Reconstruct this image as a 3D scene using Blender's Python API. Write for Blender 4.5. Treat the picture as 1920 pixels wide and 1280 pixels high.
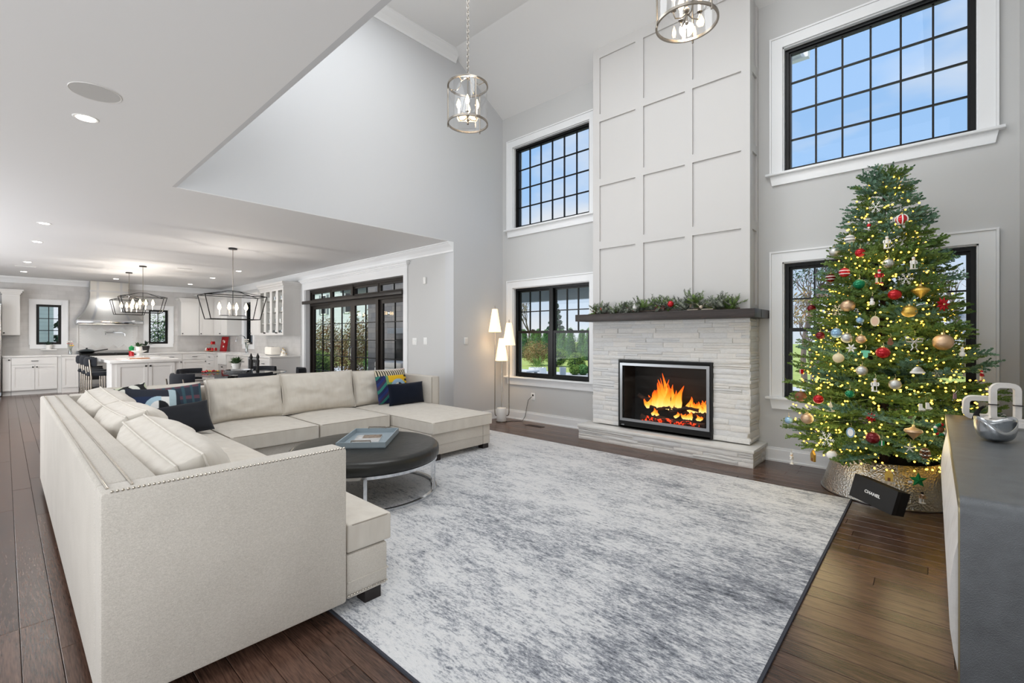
import bpy, bmesh, math, random
from math import sin, cos, pi, radians, sqrt, hypot, atan2
from mathutils import Vector, Matrix, noise
for o in list(bpy.data.objects): bpy.data.objects.remove(o)
random.seed(7)
SC = bpy.context.scene
COL = SC.collection
# ---------------------------------------------------------------- camera
cd = bpy.data.cameras.new('camera'); cam = bpy.data.objects.new('camera', cd); COL.objects.link(cam)
cam.location = (0, 0, 1.35); cam.rotation_euler = (radians(90), 0, radians(42.32))
cd.sensor_width = 36; cd.lens = 16.256; cd.shift_y = -9/1920; cd.clip_start = .05; cd.clip_end = 400
SC.camera = cam
SC.view_settings.view_transform = 'Standard'; SC.view_settings.look = 'None'
SC.view_settings.gamma = 1; SC.view_settings.use_curve_mapping = False
SC.view_settings.exposure = 0.08
SC.cycles.max_bounces = 8; SC.cycles.diffuse_bounces = 5; SC.cycles.glossy_bounces = 4
SC.cycles.transparent_max_bounces = 24; SC.cycles.transmission_bounces = 6
SC.cycles.caustics_reflective = False; SC.cycles.caustics_refractive = False
SC.cycles.sample_clamp_indirect = 4
# ---------------------------------------------------------------- sky
w = bpy.data.worlds.new('sky'); SC.world = w; w.use_nodes = True
nt = w.node_tree; nt.nodes.clear()
def nn(t, ty, **k):
    n = t.nodes.new(ty)
    for a, b in k.items(): setattr(n, a, b)
    return n
tc = nn(nt, 'ShaderNodeTexCoord'); sp = nn(nt, 'ShaderNodeSeparateXYZ'); nt.links.new(tc.outputs['Generated'], sp.inputs[0])
rp = nn(nt, 'ShaderNodeValToRGB'); nt.links.new(sp.outputs[2], rp.inputs[0])
e = rp.color_ramp.elements; e[0].position = 0.0; e[0].color = (.74, .83, .93, 1); e[1].position = .75; e[1].color = (.28, .52, .95, 1)
m_ = rp.color_ramp.elements.new(.30); m_.color = (.40, .66, 1.05, 1)
nz = nn(nt, 'ShaderNodeTexNoise'); nz.inputs['Scale'].default_value = 2.6; nz.inputs['Detail'].default_value = 5
mp = nn(nt, 'ShaderNodeMapping'); mp.inputs['Scale'].default_value = (1, 1, 2.2); mp.inputs['Location'].default_value = (.35, 1.9, .2)
nt.links.new(tc.outputs['Generated'], mp.inputs[0]); nt.links.new(mp.outputs[0], nz.inputs['Vector'])
r2 = nn(nt, 'ShaderNodeValToRGB'); r2.color_ramp.elements[0].position = .46; r2.color_ramp.elements[1].position = .66
nt.links.new(nz.outputs[0], r2.inputs[0])
mx = nn(nt, 'ShaderNodeMixRGB'); nt.links.new(r2.outputs[0], mx.inputs[0]); nt.links.new(rp.outputs[0], mx.inputs[1]); mx.inputs[2].default_value = (.90, .93, .98, 1)
bg = nn(nt, 'ShaderNodeBackground'); bg.inputs[1].default_value = .86; nt.links.new(mx.outputs[0], bg.inputs[0])
ow = nn(nt, 'ShaderNodeOutputWorld'); nt.links.new(bg.outputs[0], ow.inputs[0])
# ---------------------------------------------------------------- sun and large area lights
def light(name, ty, loc, energy, color=(1, 1, 1), rot=(0, 0, 0), size=None, sy=None, **k):
    d = bpy.data.lights.new(name, ty); d.energy = energy; d.color = color
    if ty == 'AREA':
        d.size = size
        if sy: d.shape = 'RECTANGLE'; d.size_y = sy
    elif ty in ('POINT', 'SPOT'): d.shadow_soft_size = size or .05
    for a, b in k.items(): setattr(d, a, b)
    o = bpy.data.objects.new(name, d); o.location = loc; o.rotation_euler = rot; COL.objects.link(o); return o
light('sun', 'SUN', (0, 0, 30), 4.0, (1, .95, .88), (radians(34), 0, radians(-30)), angle=radians(8))
# unseen fill panels added behind the camera to brighten room and kitchen
light('rear_fill', 'AREA', (-1.6, -2.9, 1.5), 46, (.925, .965, 1), (radians(90), 0, 0), 4.0, 2.2)
light('rear_fill_kitchen', 'AREA', (-9.5, -2.9, 1.5), 225, (.925, .965, 1), (radians(90), 0, 0), 7.0, 2.2)
# added uplights near the floor, out of view, to lift the lower ceiling
light('floor_fill', 'AREA', (-2.5, -2.4, .35), 21, (.98, .985, 1), (radians(152), 0, 0), 5.0, .8)
light('floor_fill_kitchen', 'AREA', (-10, -2.4, .35), 95, (.98, .985, 1), (radians(150), 0, 0), 8.0, .8)
# fill added behind the bulkhead, tilted up to brighten the upper ceiling
light('upper_fill', 'AREA', (-2.4, 1.25, 4.6), 30, (.925, .965, 1), (radians(112), 0, 0), 5.2, 1.3)
# unseen fill added at the right wall to light the sofa arm
light('side_fill', 'AREA', (.45, -1.5, 1.5), 52, (.925, .965, 1), (0, radians(90), 0), 1.8, 2.2)
light('overhead_fill', 'AREA', (-2.4, 2.6, 5.55), 102, (.925, .965, 1), (0, 0, 0), 4.6, 1.9)  # fill panel added under the upper ceiling, out of view, for rug and sofa
# ---------------------------------------------------------------- helpers
ORG = {}
def lin(c):
    if isinstance(c, str):
        c = [int(c[i:i+2], 16)/255 for i in (0, 2, 4)]
    return tuple((x/12.92 if x <= .04045 else ((x+.055)/1.055)**2.4) for x in c[:3])
MATS = {}
def mat(name, col, rough=.5, metal=0.0, bump=None, var=None, stretch=(1, 1, 1), spec=.5, emit=None, coat=0, sheen=0):
    """bump=(scale,strength,dist)  var=(scale,colour2,lo,hi)"""
    m = bpy.data.materials.new(name); m.use_nodes = True; t = m.node_tree; p = t.nodes['Principled BSDF']
    c = lin(col); p.inputs['Base Color'].default_value = (*c, 1)
    p.inputs['Roughness'].default_value = rough; p.inputs['Metallic'].default_value = metal
    p.inputs['Specular IOR Level'].default_value = spec
    if coat: p.inputs['Coat Weight'].default_value = coat; p.inputs['Coat Roughness'].default_value = .1
    if sheen: p.inputs['Sheen Weight'].default_value = sheen
    if emit: p.inputs['Emission Color'].default_value = (*lin(emit[0]), 1); p.inputs['Emission Strength'].default_value = emit[1]
    if bump or var:
        tc = nn(t, 'ShaderNodeTexCoord'); mp = nn(t, 'ShaderNodeMapping'); mp.inputs['Scale'].default_value = stretch
        t.links.new(tc.outputs['Object'], mp.inputs[0])
    if bump:
        n = nn(t, 'ShaderNodeTexNoise'); n.inputs['Scale'].default_value = bump[0]; n.inputs['Detail'].default_value = 3
        b = nn(t, 'ShaderNodeBump'); b.inputs['Strength'].default_value = bump[1]; b.inputs['Distance'].default_value = bump[2] if len(bump) > 2 else .01
        t.links.new(mp.outputs[0], n.inputs['Vector']); t.links.new(n.outputs[0], b.inputs['Height']); t.links.new(b.outputs[0], p.inputs['Normal'])
    if var:
        n = nn(t, 'ShaderNodeTexNoise'); n.inputs['Scale'].default_value = var[0]; n.inputs['Detail'].default_value = 4
        r = nn(t, 'ShaderNodeValToRGB'); r.color_ramp.elements[0].position = var[2]; r.color_ramp.elements[1].position = var[3]
        r.color_ramp.elements[0].color = (*c, 1); r.color_ramp.elements[1].color = (*lin(var[1]), 1)
        t.links.new(mp.outputs[0], n.inputs['Vector']); t.links.new(n.outputs[0], r.inputs[0]); t.links.new(r.outputs[0], p.inputs['Base Color'])
    MATS[name] = m; return m
def colmat(name, rough=.7, bump=None, metal=0):
    m = mat(name, 'ffffff', rough, metal, bump=bump); t = m.node_tree
    a = nn(t, 'ShaderNodeVertexColor'); a.layer_name = 'Col'; t.links.new(a.outputs[0], t.nodes['Principled BSDF'].inputs['Base Color']); return m
def emat(name, col, strength, mis=True):
    m = bpy.data.materials.new(name); m.use_nodes = True; t = m.node_tree; t.nodes.clear()
    e = nn(t, 'ShaderNodeEmission'); e.inputs[0].default_value = (*lin(col), 1); e.inputs[1].default_value = strength
    o = nn(t, 'ShaderNodeOutputMaterial'); t.links.new(e.outputs[0], o.inputs[0])
    if not mis: m.cycles.emission_sampling = 'NONE'
    MATS[name] = m; return m
def gmat(name, tint=(1, 1, 1), refl=.08, rough=.0):
    m = bpy.data.materials.new(name); m.use_nodes = True; t = m.node_tree; t.nodes.clear()
    tr = nn(t, 'ShaderNodeBsdfTransparent'); tr.inputs[0].default_value = (*tint, 1)
    gl = nn(t, 'ShaderNodeBsdfGlossy'); gl.inputs[1].default_value = rough
    lw = nn(t, 'ShaderNodeLayerWeight'); lw.inputs[0].default_value = .5
    mm = nn(t, 'ShaderNodeMath', operation='MULTIPLY_ADD'); mm.inputs[1].default_value = .45; mm.inputs[2].default_value = refl
    pw = nn(t, 'ShaderNodeMath', operation='POWER'); pw.inputs[1].default_value = 5; t.links.new(lw.outputs['Facing'], pw.inputs[0]); t.links.new(pw.outputs[0], mm.inputs[0])
    x = nn(t, 'ShaderNodeMixShader'); o = nn(t, 'ShaderNodeOutputMaterial')
    t.links.new(mm.outputs[0], x.inputs[0]); t.links.new(tr.outputs[0], x.inputs[1]); t.links.new(gl.outputs[0], x.inputs[2]); t.links.new(x.outputs[0], o.inputs[0])
    MATS[name] = m; return m
def rm(pts):
    return pts
class B:
    def __init__(s, mp=None): s.v = []; s.f = []; s.c = None; s.mp = mp
    def add(s, v, f):
        n = len(s.v); s.v += [tuple(p) for p in v]; s.f += [tuple(i+n for i in q) for q in f]; return s
    def box(s, x0, y0, z0, x1, y1, z1, r=0, seg=2):
        if x1 < x0: x0, x1 = x1, x0
        if y1 < y0: y0, y1 = y1, y0
        if z1 < z0: z0, z1 = z1, z0
        if r:
            bm = bmesh.new(); bmesh.ops.create_cube(bm, size=1)
            for q in bm.verts: q.co = Vector(((x0+x1)/2+q.co.x*(x1-x0), (y0+y1)/2+q.co.y*(y1-y0), (z0+z1)/2+q.co.z*(z1-z0)))
            r = min(r, .49*min(x1-x0, y1-y0, z1-z0))
            bmesh.ops.bevel(bm, geom=bm.edges[:], offset=r, segments=seg, affect='EDGES', profile=.5)
            bm.verts.index_update(); s.add([q.co[:] for q in bm.verts], [[q.index for q in f.verts] for f in bm.faces]); bm.free(); return s
        return s.add([(x0, y0, z0), (x1, y0, z0), (x1, y1, z0), (x0, y1, z0), (x0, y0, z1), (x1, y0, z1), (x1, y1, z1), (x0, y1, z1)],
                     [(0, 3, 2, 1), (4, 5, 6, 7), (0, 1, 5, 4), (1, 2, 6, 5), (2, 3, 7, 6), (3, 0, 4, 7)])
    def prism(s, poly, z0, z1, ax='z'):
        """poly extruded along ax: z -> (x,y), y -> (x,z), x -> (y,z)"""
        n = len(poly)
        def P(a, b, h): return (a, b, h) if ax == 'z' else ((a, h, b) if ax == 'y' else (h, a, b))
        return s.add([P(a, b, z0) for a, b in poly]+[P(a, b, z1) for a, b in poly],
                     [tuple(range(n))[::-1], tuple(range(n, 2*n))]+[(i, (i+1) % n, n+(i+1) % n, n+i) for i in range(n)])
    def lathe(s, prof, c=(0, 0, 0), n=16, cap=True, sx=1, sy=1):
        v = []; f = []; m = len(prof)
        for r, z in prof:
            for k in range(n): a = 2*pi*k/n; v.append((c[0]+r*cos(a)*sx, c[1]+r*sin(a)*sy, c[2]+z))
        for i in range(m-1):
            for k in range(n): f.append((i*n+k, i*n+(k+1) % n, (i+1)*n+(k+1) % n, (i+1)*n+k))
        if cap:
            f.append(tuple(range(n))[::-1]); f.append(tuple(range((m-1)*n, m*n)))
        return s.add(v, f)
    def cyl(s, x, y, z0, z1, r, r2=None, n=16): return s.lathe([(r, z0), (r if r2 is None else r2, z1)], (x, y, 0), n)
    def ball(s, c, r, n=12, m=8, sx=1, sy=1, sz=1):
        return s.lathe([(max(1e-4, r*sin(pi*i/m)), -r*cos(pi*i/m)*sz) for i in range(m+1)], c, n, False, sx, sy)
    def tube(s, pts, r, n=6, closed=False, rr=None):
        pts = [Vector(p) for p in pts]; m = len(pts); v = []; f = []; up = None
        for i in range(m):
            a = pts[(i-1) % m] if closed or i else pts[i]; b = pts[(i+1) % m] if closed or i < m-1 else pts[i]
            d = (b-a)
            if d.length < 1e-9: d = Vector((0, 0, 1))
            d.normalize()
            if up is None: up = Vector((0, 0, 1)) if abs(d.z) < .9 else Vector((1, 0, 0))
            sd = d.cross(up)
            if sd.length < 1e-5: up = Vector((1, 0, 0)); sd = d.cross(up)
            sd.normalize(); u2 = sd.cross(d).normalized(); up = u2
            R = rr[i] if rr else r
            for k in range(n):
                q = 2*pi*k/n+pi/n; v.append((pts[i]+sd*cos(q)*R+u2*sin(q)*R)[:])
        for i in range(m if closed else m-1):
            j = (i+1) % m
            for k in range(n): f.append((i*n+k, j*n+k, j*n+(k+1) % n, i*n+(k+1) % n))
        if not closed: f.append(tuple(range(n))); f.append(tuple(range((m-1)*n, m*n))[::-1])
        return s.add(v, f)
    def xf(s, M, i0=0):
        for i in range(i0, len(s.v)): s.v[i] = (M @ Vector(s.v[i]))[:]
        return s
    def build(s, name, m, parent=None, smooth=None, ang=35, cols=None):
        me = bpy.data.meshes.new(name)
        v = s.v
        if s.mp: v = [s.mp(*p) for p in v]
        if parent is not None:
            o = ORG.get(parent.name, (0, 0, 0))
            if o != (0, 0, 0): v = [(a-o[0], b-o[1], c-o[2]) for a, b, c in v]
        me.from_pydata(v, [], s.f)
        if s.mp or smooth == 'fix':
            bm = bmesh.new(); bm.from_mesh(me); bmesh.ops.recalc_face_normals(bm, faces=bm.faces[:]); bm.to_mesh(me); bm.free()
        if len(s.f) > 12 or smooth:
            me.polygons.foreach_set('use_smooth', [True]*len(me.polygons)); me.set_sharp_from_angle(angle=radians(ang))
        if isinstance(m, str): m = MATS[m]
        me.materials.append(m)
        if cols:
            ca = me.color_attributes.new('Col', 'FLOAT_COLOR', 'POINT')
            for i, c in enumerate(cols): ca.data[i].color = (*c[:3], 1)
        ob = bpy.data.objects.new(name, me); COL.objects.link(ob)
        if parent is not None: ob.parent = parent; ORG[ob.name] = ORG.get(parent.name, (0, 0, 0))
        return ob
def tag(o, label=None, cat=None, group=None, kind=None):
    for k, v in (('label', label), ('category', cat), ('group', group), ('kind', kind)):
        if v: o[k] = v
    return o
def thing(name, label, cat, loc=(0, 0, 0), group=None, kind=None):
    o = bpy.data.objects.new(name, None); o.empty_display_size = .1; COL.objects.link(o); o.location = loc; ORG[o.name] = tuple(loc)
    return tag(o, label, cat, group, kind)
KIDS = {}
def copy_tree(o, parent=None):
    kids = [c for c in COL.objects if c.parent == o] if o.name not in KIDS else KIDS[o.name]
    KIDS[o.name] = kids
    c = o.copy(); COL.objects.link(c)
    if parent is not None: c.parent = parent
    for k in kids: copy_tree(k, c)
    return c
def place(o, loc, rz=0, label=None, group=None):
    o.location = loc; o.rotation_euler = (0, 0, rz)
    if label: o['label'] = label
    if group: o['group'] = group
    return o
def kind(o, k='structure', label=None):
    o['kind'] = k
    if label: o['label'] = label
    return o
def fbm(p, s, k=3):
    return noise.fractal(Vector(p)*s, 1.0, 2.0, k)
# ================================================================ materials
mat('wall', 'c9c9c8', .7, bump=(180, .04, .002)); mat('wall_left_paint', 'c9cacc', .7, bump=(180, .04, .002))
mat('ceil', 'e6e6e6', .75); mat('trim', 'ecedee', .38); mat('panel', 'c9c7c5', .45)
mat('black_frame', '090a0b', .35, spec=.3); mat('bronze', '231e1a', .4, spec=.35)
gmat('glass', (.98, .99, .985), .02); gmat('lamp_glass', (.97, .97, .97), .10); gmat('table_glass', (.75, .78, .8), .25)
mat('plank_base', '1a100c', .5)
def wood(name, c1, c2, rough, grain=1.0):
    m = mat(name, c1, rough); t = m.node_tree; p = t.nodes['Principled BSDF']
    tc = nn(t, 'ShaderNodeTexCoord'); oi = nn(t, 'ShaderNodeObjectInfo'); ad = nn(t, 'ShaderNodeVectorMath', operation='ADD')
    sc = nn(t, 'ShaderNodeVectorMath', operation='SCALE'); cx = nn(t, 'ShaderNodeCombineXYZ')
    t.links.new(oi.outputs['Random'], cx.inputs[0]); t.links.new(oi.outputs['Random'], cx.inputs[1]); t.links.new(cx.outputs[0], sc.inputs[0]); sc.inputs['Scale'].default_value = 40
    t.links.new(tc.outputs['Object'], ad.inputs[0]); t.links.new(sc.outputs[0], ad.inputs[1])
    mp = nn(t, 'ShaderNodeMapping'); mp.inputs['Scale'].default_value = (.8, 9, 9); t.links.new(ad.outputs[0], mp.inputs[0])
    n = nn(t, 'ShaderNodeTexNoise'); n.inputs['Scale'].default_value = 2.2; n.inputs['Detail'].default_value = 3; n.inputs['Distortion'].default_value = .6; t.links.new(mp.outputs[0], n.inputs['Vector'])
    m1 = nn(t, 'ShaderNodeMath', operation='MULTIPLY'); m1.inputs[1].default_value = 34; t.links.new(n.outputs[0], m1.inputs[0])
    s1 = nn(t, 'ShaderNodeMath', operation='SINE'); t.links.new(m1.outputs[0], s1.inputs[0])
    n2 = nn(t, 'ShaderNodeTexNoise'); n2.inputs['Scale'].default_value = 14; n2.inputs['Detail'].default_value = 6
    mp2 = nn(t, 'ShaderNodeMapping'); mp2.inputs['Scale'].default_value = (1, 14, 14); t.links.new(ad.outputs[0], mp2.inputs[0]); t.links.new(mp2.outputs[0], n2.inputs['Vector'])
    a2 = nn(t, 'ShaderNodeMath', operation='MULTIPLY_ADD'); a2.inputs[1].default_value = .16*grain; t.links.new(s1.outputs[0], a2.inputs[0]); t.links.new(n2.outputs[0], a2.inputs[2])
    a3 = nn(t, 'ShaderNodeMath', operation='MULTIPLY_ADD'); a3.inputs[1].default_value = .35; t.links.new(oi.outputs['Random'], a3.inputs[0]); t.links.new(a2.outputs[0], a3.inputs[2])
    r = nn(t, 'ShaderNodeValToRGB'); r.color_ramp.elements[0].position = .35; r.color_ramp.elements[1].position = .95
    r.color_ramp.elements[0].color = (*lin(c1), 1); r.color_ramp.elements[1].color = (*lin(c2), 1)
    t.links.new(a3.outputs[0], r.inputs[0]); t.links.new(r.outputs[0], p.inputs['Base Color'])
    b = nn(t, 'ShaderNodeBump'); b.inputs['Strength'].default_value = .05; b.inputs['Distance'].default_value = .003; t.links.new(a2.outputs[0], b.inputs['Height']); t.links.new(b.outputs[0], p.inputs['Normal'])
    return m
wood('plank', '2d1f1a', '6b5043', .25, .6); wood('mantel', '231b18', '3a2d28', .45)
# rug
m = mat('rug', 'b9bcc2', .95, spec=.1, sheen=.2); t = m.node_tree; p = t.nodes['Principled BSDF']
tc = nn(t, 'ShaderNodeTexCoord')
def nz(sc, st, det=5, loc=(0, 0, 0), rough=.6):
    mp = nn(t, 'ShaderNodeMapping'); mp.inputs['Scale'].default_value = st; mp.inputs['Location'].default_value = loc; t.links.new(tc.outputs['Object'], mp.inputs[0])
    n = nn(t, 'ShaderNodeTexNoise'); n.inputs['Scale'].default_value = sc; n.inputs['Detail'].default_value = det; n.inputs['Roughness'].default_value = rough; t.links.new(mp.outputs[0], n.inputs['Vector']); return n
def mth(op, a, b=None, c=None):
    q = nn(t, 'ShaderNodeMath', operation=op)
    for i, x in enumerate((a, b, c)):
        if x is None: continue
        if isinstance(x, (int, float)): q.inputs[i].default_value = x
        else: t.links.new(x, q.inputs[i])
    return q.outputs[0]
A = nz(.8, (1, 1.2, 1), 3); F = nz(9, (1, 3.2, 1), 6, (3, 1, 0), .8); G = nz(46, (1, 2.6, 1), 3, (0, 0, 2), .7); Hh = nz(2.6, (1, 2.2, 1), 4, (7, 3, 0), .7)
v = mth('ADD', mth('MULTIPLY', A.outputs[0], .55), mth('MULTIPLY', F.outputs[0], .8)); v = mth('ADD', v, mth('MULTIPLY', G.outputs[0], .75)); v = mth('ADD', v, mth('MULTIPLY', Hh.outputs[0], .5))
r = nn(t, 'ShaderNodeValToRGB'); cr = r.color_ramp
cr.elements[0].position = .30; cr.elements[0].color = (*lin('dbdbdc'), 1); cr.elements[1].position = .92; cr.elements[1].color = (*lin('3d424c'), 1)
for ps, c in ((.46, 'd2d3d5'), (.55, 'b9bbc0'), (.68, '8b8f97')): q = cr.elements.new(ps); q.color = (*lin(c), 1)
sx = nn(t, 'ShaderNodeSeparateXYZ'); t.links.new(tc.outputs['Object'], sx.inputs[0])
t.links.new(mth('ADD', mth('SUBTRACT', mth('MULTIPLY', v, 1.3), 1.205), mth('MULTIPLY', sx.outputs[0], .034)), r.inputs[0]); t.links.new(r.outputs[0], p.inputs['Base Color'])
b = nn(t, 'ShaderNodeBump'); b.inputs['Strength'].default_value = .5; b.inputs['Distance'].default_value = .006; t.links.new(G.outputs[0], b.inputs['Height']); t.links.new(b.outputs[0], p.inputs['Normal'])
mat('rug_edge', '3a3d46', .9)
# sofa fabric: fine woven tweed
m = mat('fabric', 'c8c2b8', .95, spec=.15, sheen=.15); t = m.node_tree; p = t.nodes['Principled BSDF']; tc = nn(t, 'ShaderNodeTexCoord')
a = nz(330, (1, 1, 1), 2); a2 = nz(110, (1, 1, 3), 3); a3 = nz(3.2, (1, 1, 1), 3)
v = mth('ADD', mth('MULTIPLY', a.outputs[0], .6), mth('MULTIPLY', a2.outputs[0], .5)); v = mth('ADD', v, mth('MULTIPLY', a3.outputs[0], .25))
r = nn(t, 'ShaderNodeValToRGB'); r.color_ramp.elements[0].position = .45; r.color_ramp.elements[0].color = (*lin('b5afa6'), 1); r.color_ramp.elements[1].position = .90; r.color_ramp.elements[1].color = (*lin('dad4cb'), 1)
t.links.new(v, r.inputs[0]); t.links.new(r.outputs[0], p.inputs['Base Color'])
b = nn(t, 'ShaderNodeBump'); b.inputs['Strength'].default_value = .15; b.inputs['Distance'].default_value = .002; t.links.new(v, b.inputs['Height']); t.links.new(b.outputs[0], p.inputs['Normal'])
m = mat('cushion_fabric', 'd3cdc3', .9, bump=(4.2, .6, .05), stretch=(1.3, 1.3, .4), spec=.2, sheen=.2, var=(11, 'cbc4ba', .35, .75))
mat('piping', 'a49c90', .9); mat('nail', 'b9b2a6', .3, 1); mat('dark_wood', '1c1412', .4)
mat('leather', '1a1a17', .34, bump=(9, .35, .012), var=(2.2, '2a2a25', .35, .8)); mat('chrome', 'd8dadd', .08, 1); mat('steel', 'b9bcc0', .28, 1); mat('brushed', 'c3c3c1', .35, 1)
mat('nickel', '9d958b', .25, 1); mat('tray_blue', '93a0a8', .5); mat('charcoal', '25272c', .9, sheen=.08, spec=.2); mat('navy', '0a1222', .9, sheen=.08, spec=.2)
mat('stone', 'efeeec', .6, bump=(22, .5, .02), var=(7, 'dddcda', .45, .85)); mat('stone_warm', 'efece8', .6, bump=(18, .5, .02), var=(5, 'e2dfda', .5, .9)); mat('stone_grey', 'ececec', .6, bump=(26, .5, .02), var=(8, 'dcdcdd', .4, .8))
mat('mortar', 'a9a8a6', .9); mat('hearth', 'e6e5e2', .25, var=(6, 'dcdad6', .4, .7))
mat('black_metal', '101112', .35, .3); mat('black_matte', '0a0a0b', .7); mat('marble', 'e8e6e3', .3, var=(5, 'cfccca', .55, .75))
mat('marble_white', 'e9e6e3', .45, bump=(90, .15, .003), var=(12, 'd8d4d0', .5, .8))
mat('white', 'eeeeec', .5); mat('cab', 'dddbd8', .4); mat('counter', 'e6e4e1', .2, var=(3, 'd6d4d1', .5, .7)); mat('knob', '2c2a28', .3, .8)
mat('green_leaf', '3f5a34', .6, var=(8, '2a4426', .4, .7)); mat('plant_dark', '25382a', .6); mat('pot', 'e9e7e4', .5); mat('black_pot', '2a2827', .7)
mat('red_gloss', 'a8141c', .2, .2); mat('yellow', 'c99a12', .6)
def tile(name, c1, c2, cm, scale, bw, rh):
    m = mat(name, c1, .22); t = m.node_tree; p = t.nodes['Principled BSDF']
    tc = nn(t, 'ShaderNodeTexCoord'); sp = nn(t, 'ShaderNodeSeparateXYZ'); cb = nn(t, 'ShaderNodeCombineXYZ'); ad = nn(t, 'ShaderNodeMath', operation='ADD')
    t.links.new(tc.outputs['Object'], sp.inputs[0]); t.links.new(sp.outputs[0], ad.inputs[0]); t.links.new(sp.outputs[1], ad.inputs[1]); t.links.new(ad.outputs[0], cb.inputs[0]); t.links.new(sp.outputs[2], cb.inputs[1])
    b = nn(t, 'ShaderNodeTexBrick'); b.inputs['Scale'].default_value = scale; b.inputs['Color1'].default_value = (*lin(c1), 1); b.inputs['Color2'].default_value = (*lin(c2), 1); b.inputs['Mortar'].default_value = (*lin(cm), 1)
    b.inputs['Brick Width'].default_value = bw; b.inputs['Row Height'].default_value = rh; b.inputs['Mortar Size'].default_value = .003
    t.links.new(cb.outputs[0], b.inputs[0]); n = nn(t, 'ShaderNodeTexNoise'); n.inputs['Scale'].default_value = 5; n.inputs['Detail'].default_value = 5; t.links.new(tc.outputs['Object'], n.inputs['Vector'])
    x = nn(t, 'ShaderNodeMixRGB', blend_type='MULTIPLY'); x.inputs[0].default_value = .25; t.links.new(b.outputs[0], x.inputs[1]); t.links.new(n.outputs[0], x.inputs[2]); t.links.new(x.outputs[0], p.inputs['Base Color'])
tile('marble_tile', 'dedcda', 'd6d4d2', 'd2d0ce', 1, .3, .1); tile('outer_stone', '8b8885', '77777a', '5f5e5e', 1, .35, .12); tile('siding', 'dfe6ea', 'd9e1e6', 'a9b3ba', 1, 9, .13)
mat('grass', '8fa653', .95, bump=(30, .5, .05), var=(1.5, 'a9b468', .3, .7)); mat('patio', 'b4b8bc', .6, var=(2, 'c9ccd0', .3, .7)); mat('roof_grey', '70777f', .8)
mat('soffit', '96a096', .7); mat('white_out', 'f0f2f4', .6)
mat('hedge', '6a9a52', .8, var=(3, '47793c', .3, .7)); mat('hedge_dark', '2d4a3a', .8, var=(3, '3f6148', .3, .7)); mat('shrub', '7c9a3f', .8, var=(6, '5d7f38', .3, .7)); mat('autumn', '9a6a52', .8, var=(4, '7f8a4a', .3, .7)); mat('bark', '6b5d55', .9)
mat('water', '8fb4c8', .05)
emat('bulb', 'ffd9a0', 26, True); emat('can_light', 'fff4e6', 14, True); emat('fairy', 'ffbe42', 6.5, False); emat('led', 'fff1d8', 5, False)
# lamp shade: lit translucent paper
m = mat('shade', 'fff0d8', .8, emit=('ffd9a4', 1.25))
# ================================================================ the room shell
YW, XA, XR, YD, XK, ZC, ZG, YF = 5.66, -5.366, .53, 4.58, -16.2, 2.78, 5.65, -3.2
YB = 1.11
def wall_holes(name, a0, a1, z0, z1, d0, d1, holes, mp, m, top=None):
    """wall in (a,d,z) with rectangular holes, cut into column strips"""
    b = B(mp); xs = sorted({a0, a1, *[h[0] for h in holes], *[h[1] for h in holes]})
    for p, q in zip(xs, xs[1:]):
        cuts = sorted((h[2], h[3]) for h in holes if h[0] <= p+1e-6 and h[1] >= q-1e-6); z = z0
        for c0, c1 in cuts:
            if c0 > z: b.box(p, d0, z, q, d1, c0)
            z = c1
        b.box(p, d0, z, q, d1, z1)
    return kind(b.build(name, m))
mY = lambda y0: (lambda a, d, z: (a, y0+d, z))
mX = lambda x0: (lambda a, d, z: (x0-d, a, z))
WL = [(-5.13, -3.64), (-1.20, .29)]
holes = []
for x0, x1 in WL: holes += [(x0, x1, .70, 2.15), (x0, x1, 3.12, 4.465)]
wall_holes('wall_back', XA-.2, XR+.2, 0, 5.2, 0, .22, holes, mY(YW), 'wall')
b = B(); b.prism([(YB-.2, ZC+.006), (YW, ZC+.006), (YW, 5.0), (4.4, 5.75), (YB-.2, 5.75)], XA-.2, XA, 'x'); b.box(XA-.2, YD, 0, XA, YW, ZC+.006)
kind(b.build('wall_left', 'wall_left_paint'), label='tall white side wall above the opening to the kitchen')
kind(B().box(XR, YF, 0, XR+.2, YW+.2, 5.8).build('wall_right', 'wall'))
wall_holes('wall_patio', XK, XA-.2, 0, ZC+.02, 0, .2, [(-10.49, -6.65, 0, 2.395), (-14.40, -13.72, 1.14, 2.32)], mY(YD), 'wall')
wall_holes('wall_hood', YF, YD, 0, ZC, 0, .2, [(.515, .98, 1.158, 2.155), (2.71, 3.175, 1.15, 2.115)], mX(XK), 'marble_tile')
kind(B().box(XK, YF-.2, 0, XR, YF, ZC).build('wall_front', 'wall'))
kind(B().box(XA, YB-.032, ZC, XR, YB, 5.75).build('wall_bulkhead', 'wall_left_paint'))
b = B(); b.box(XK-.2, YF-.2, ZC, XR+.2, YB-.032, ZC+.25); b.box(XK-.2, YB-.032, ZC, XA-.2, YD+.2, ZC+.25); b.box(XA-.2, YB-.032, ZC, XA-.0005, YD, ZC+.0055)
kind(b.build('ceiling', 'ceil'), label='flat lower ceiling over the kitchen and the near side')
b = B(); b.box(XA-.2, YB-.2, ZG, XR+.2, 4.53, ZG+.2)
kind(b.build('ceiling_upper', 'ceil'))
b = B(); b.prism([(4.52, ZG), (YW+.02, 4.985), (YW+.02, 5.2), (4.52, ZG+.2)], XA-.2, XR+.2, 'x'); kind(b.build('ceiling_slope', 'ceil'))
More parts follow.
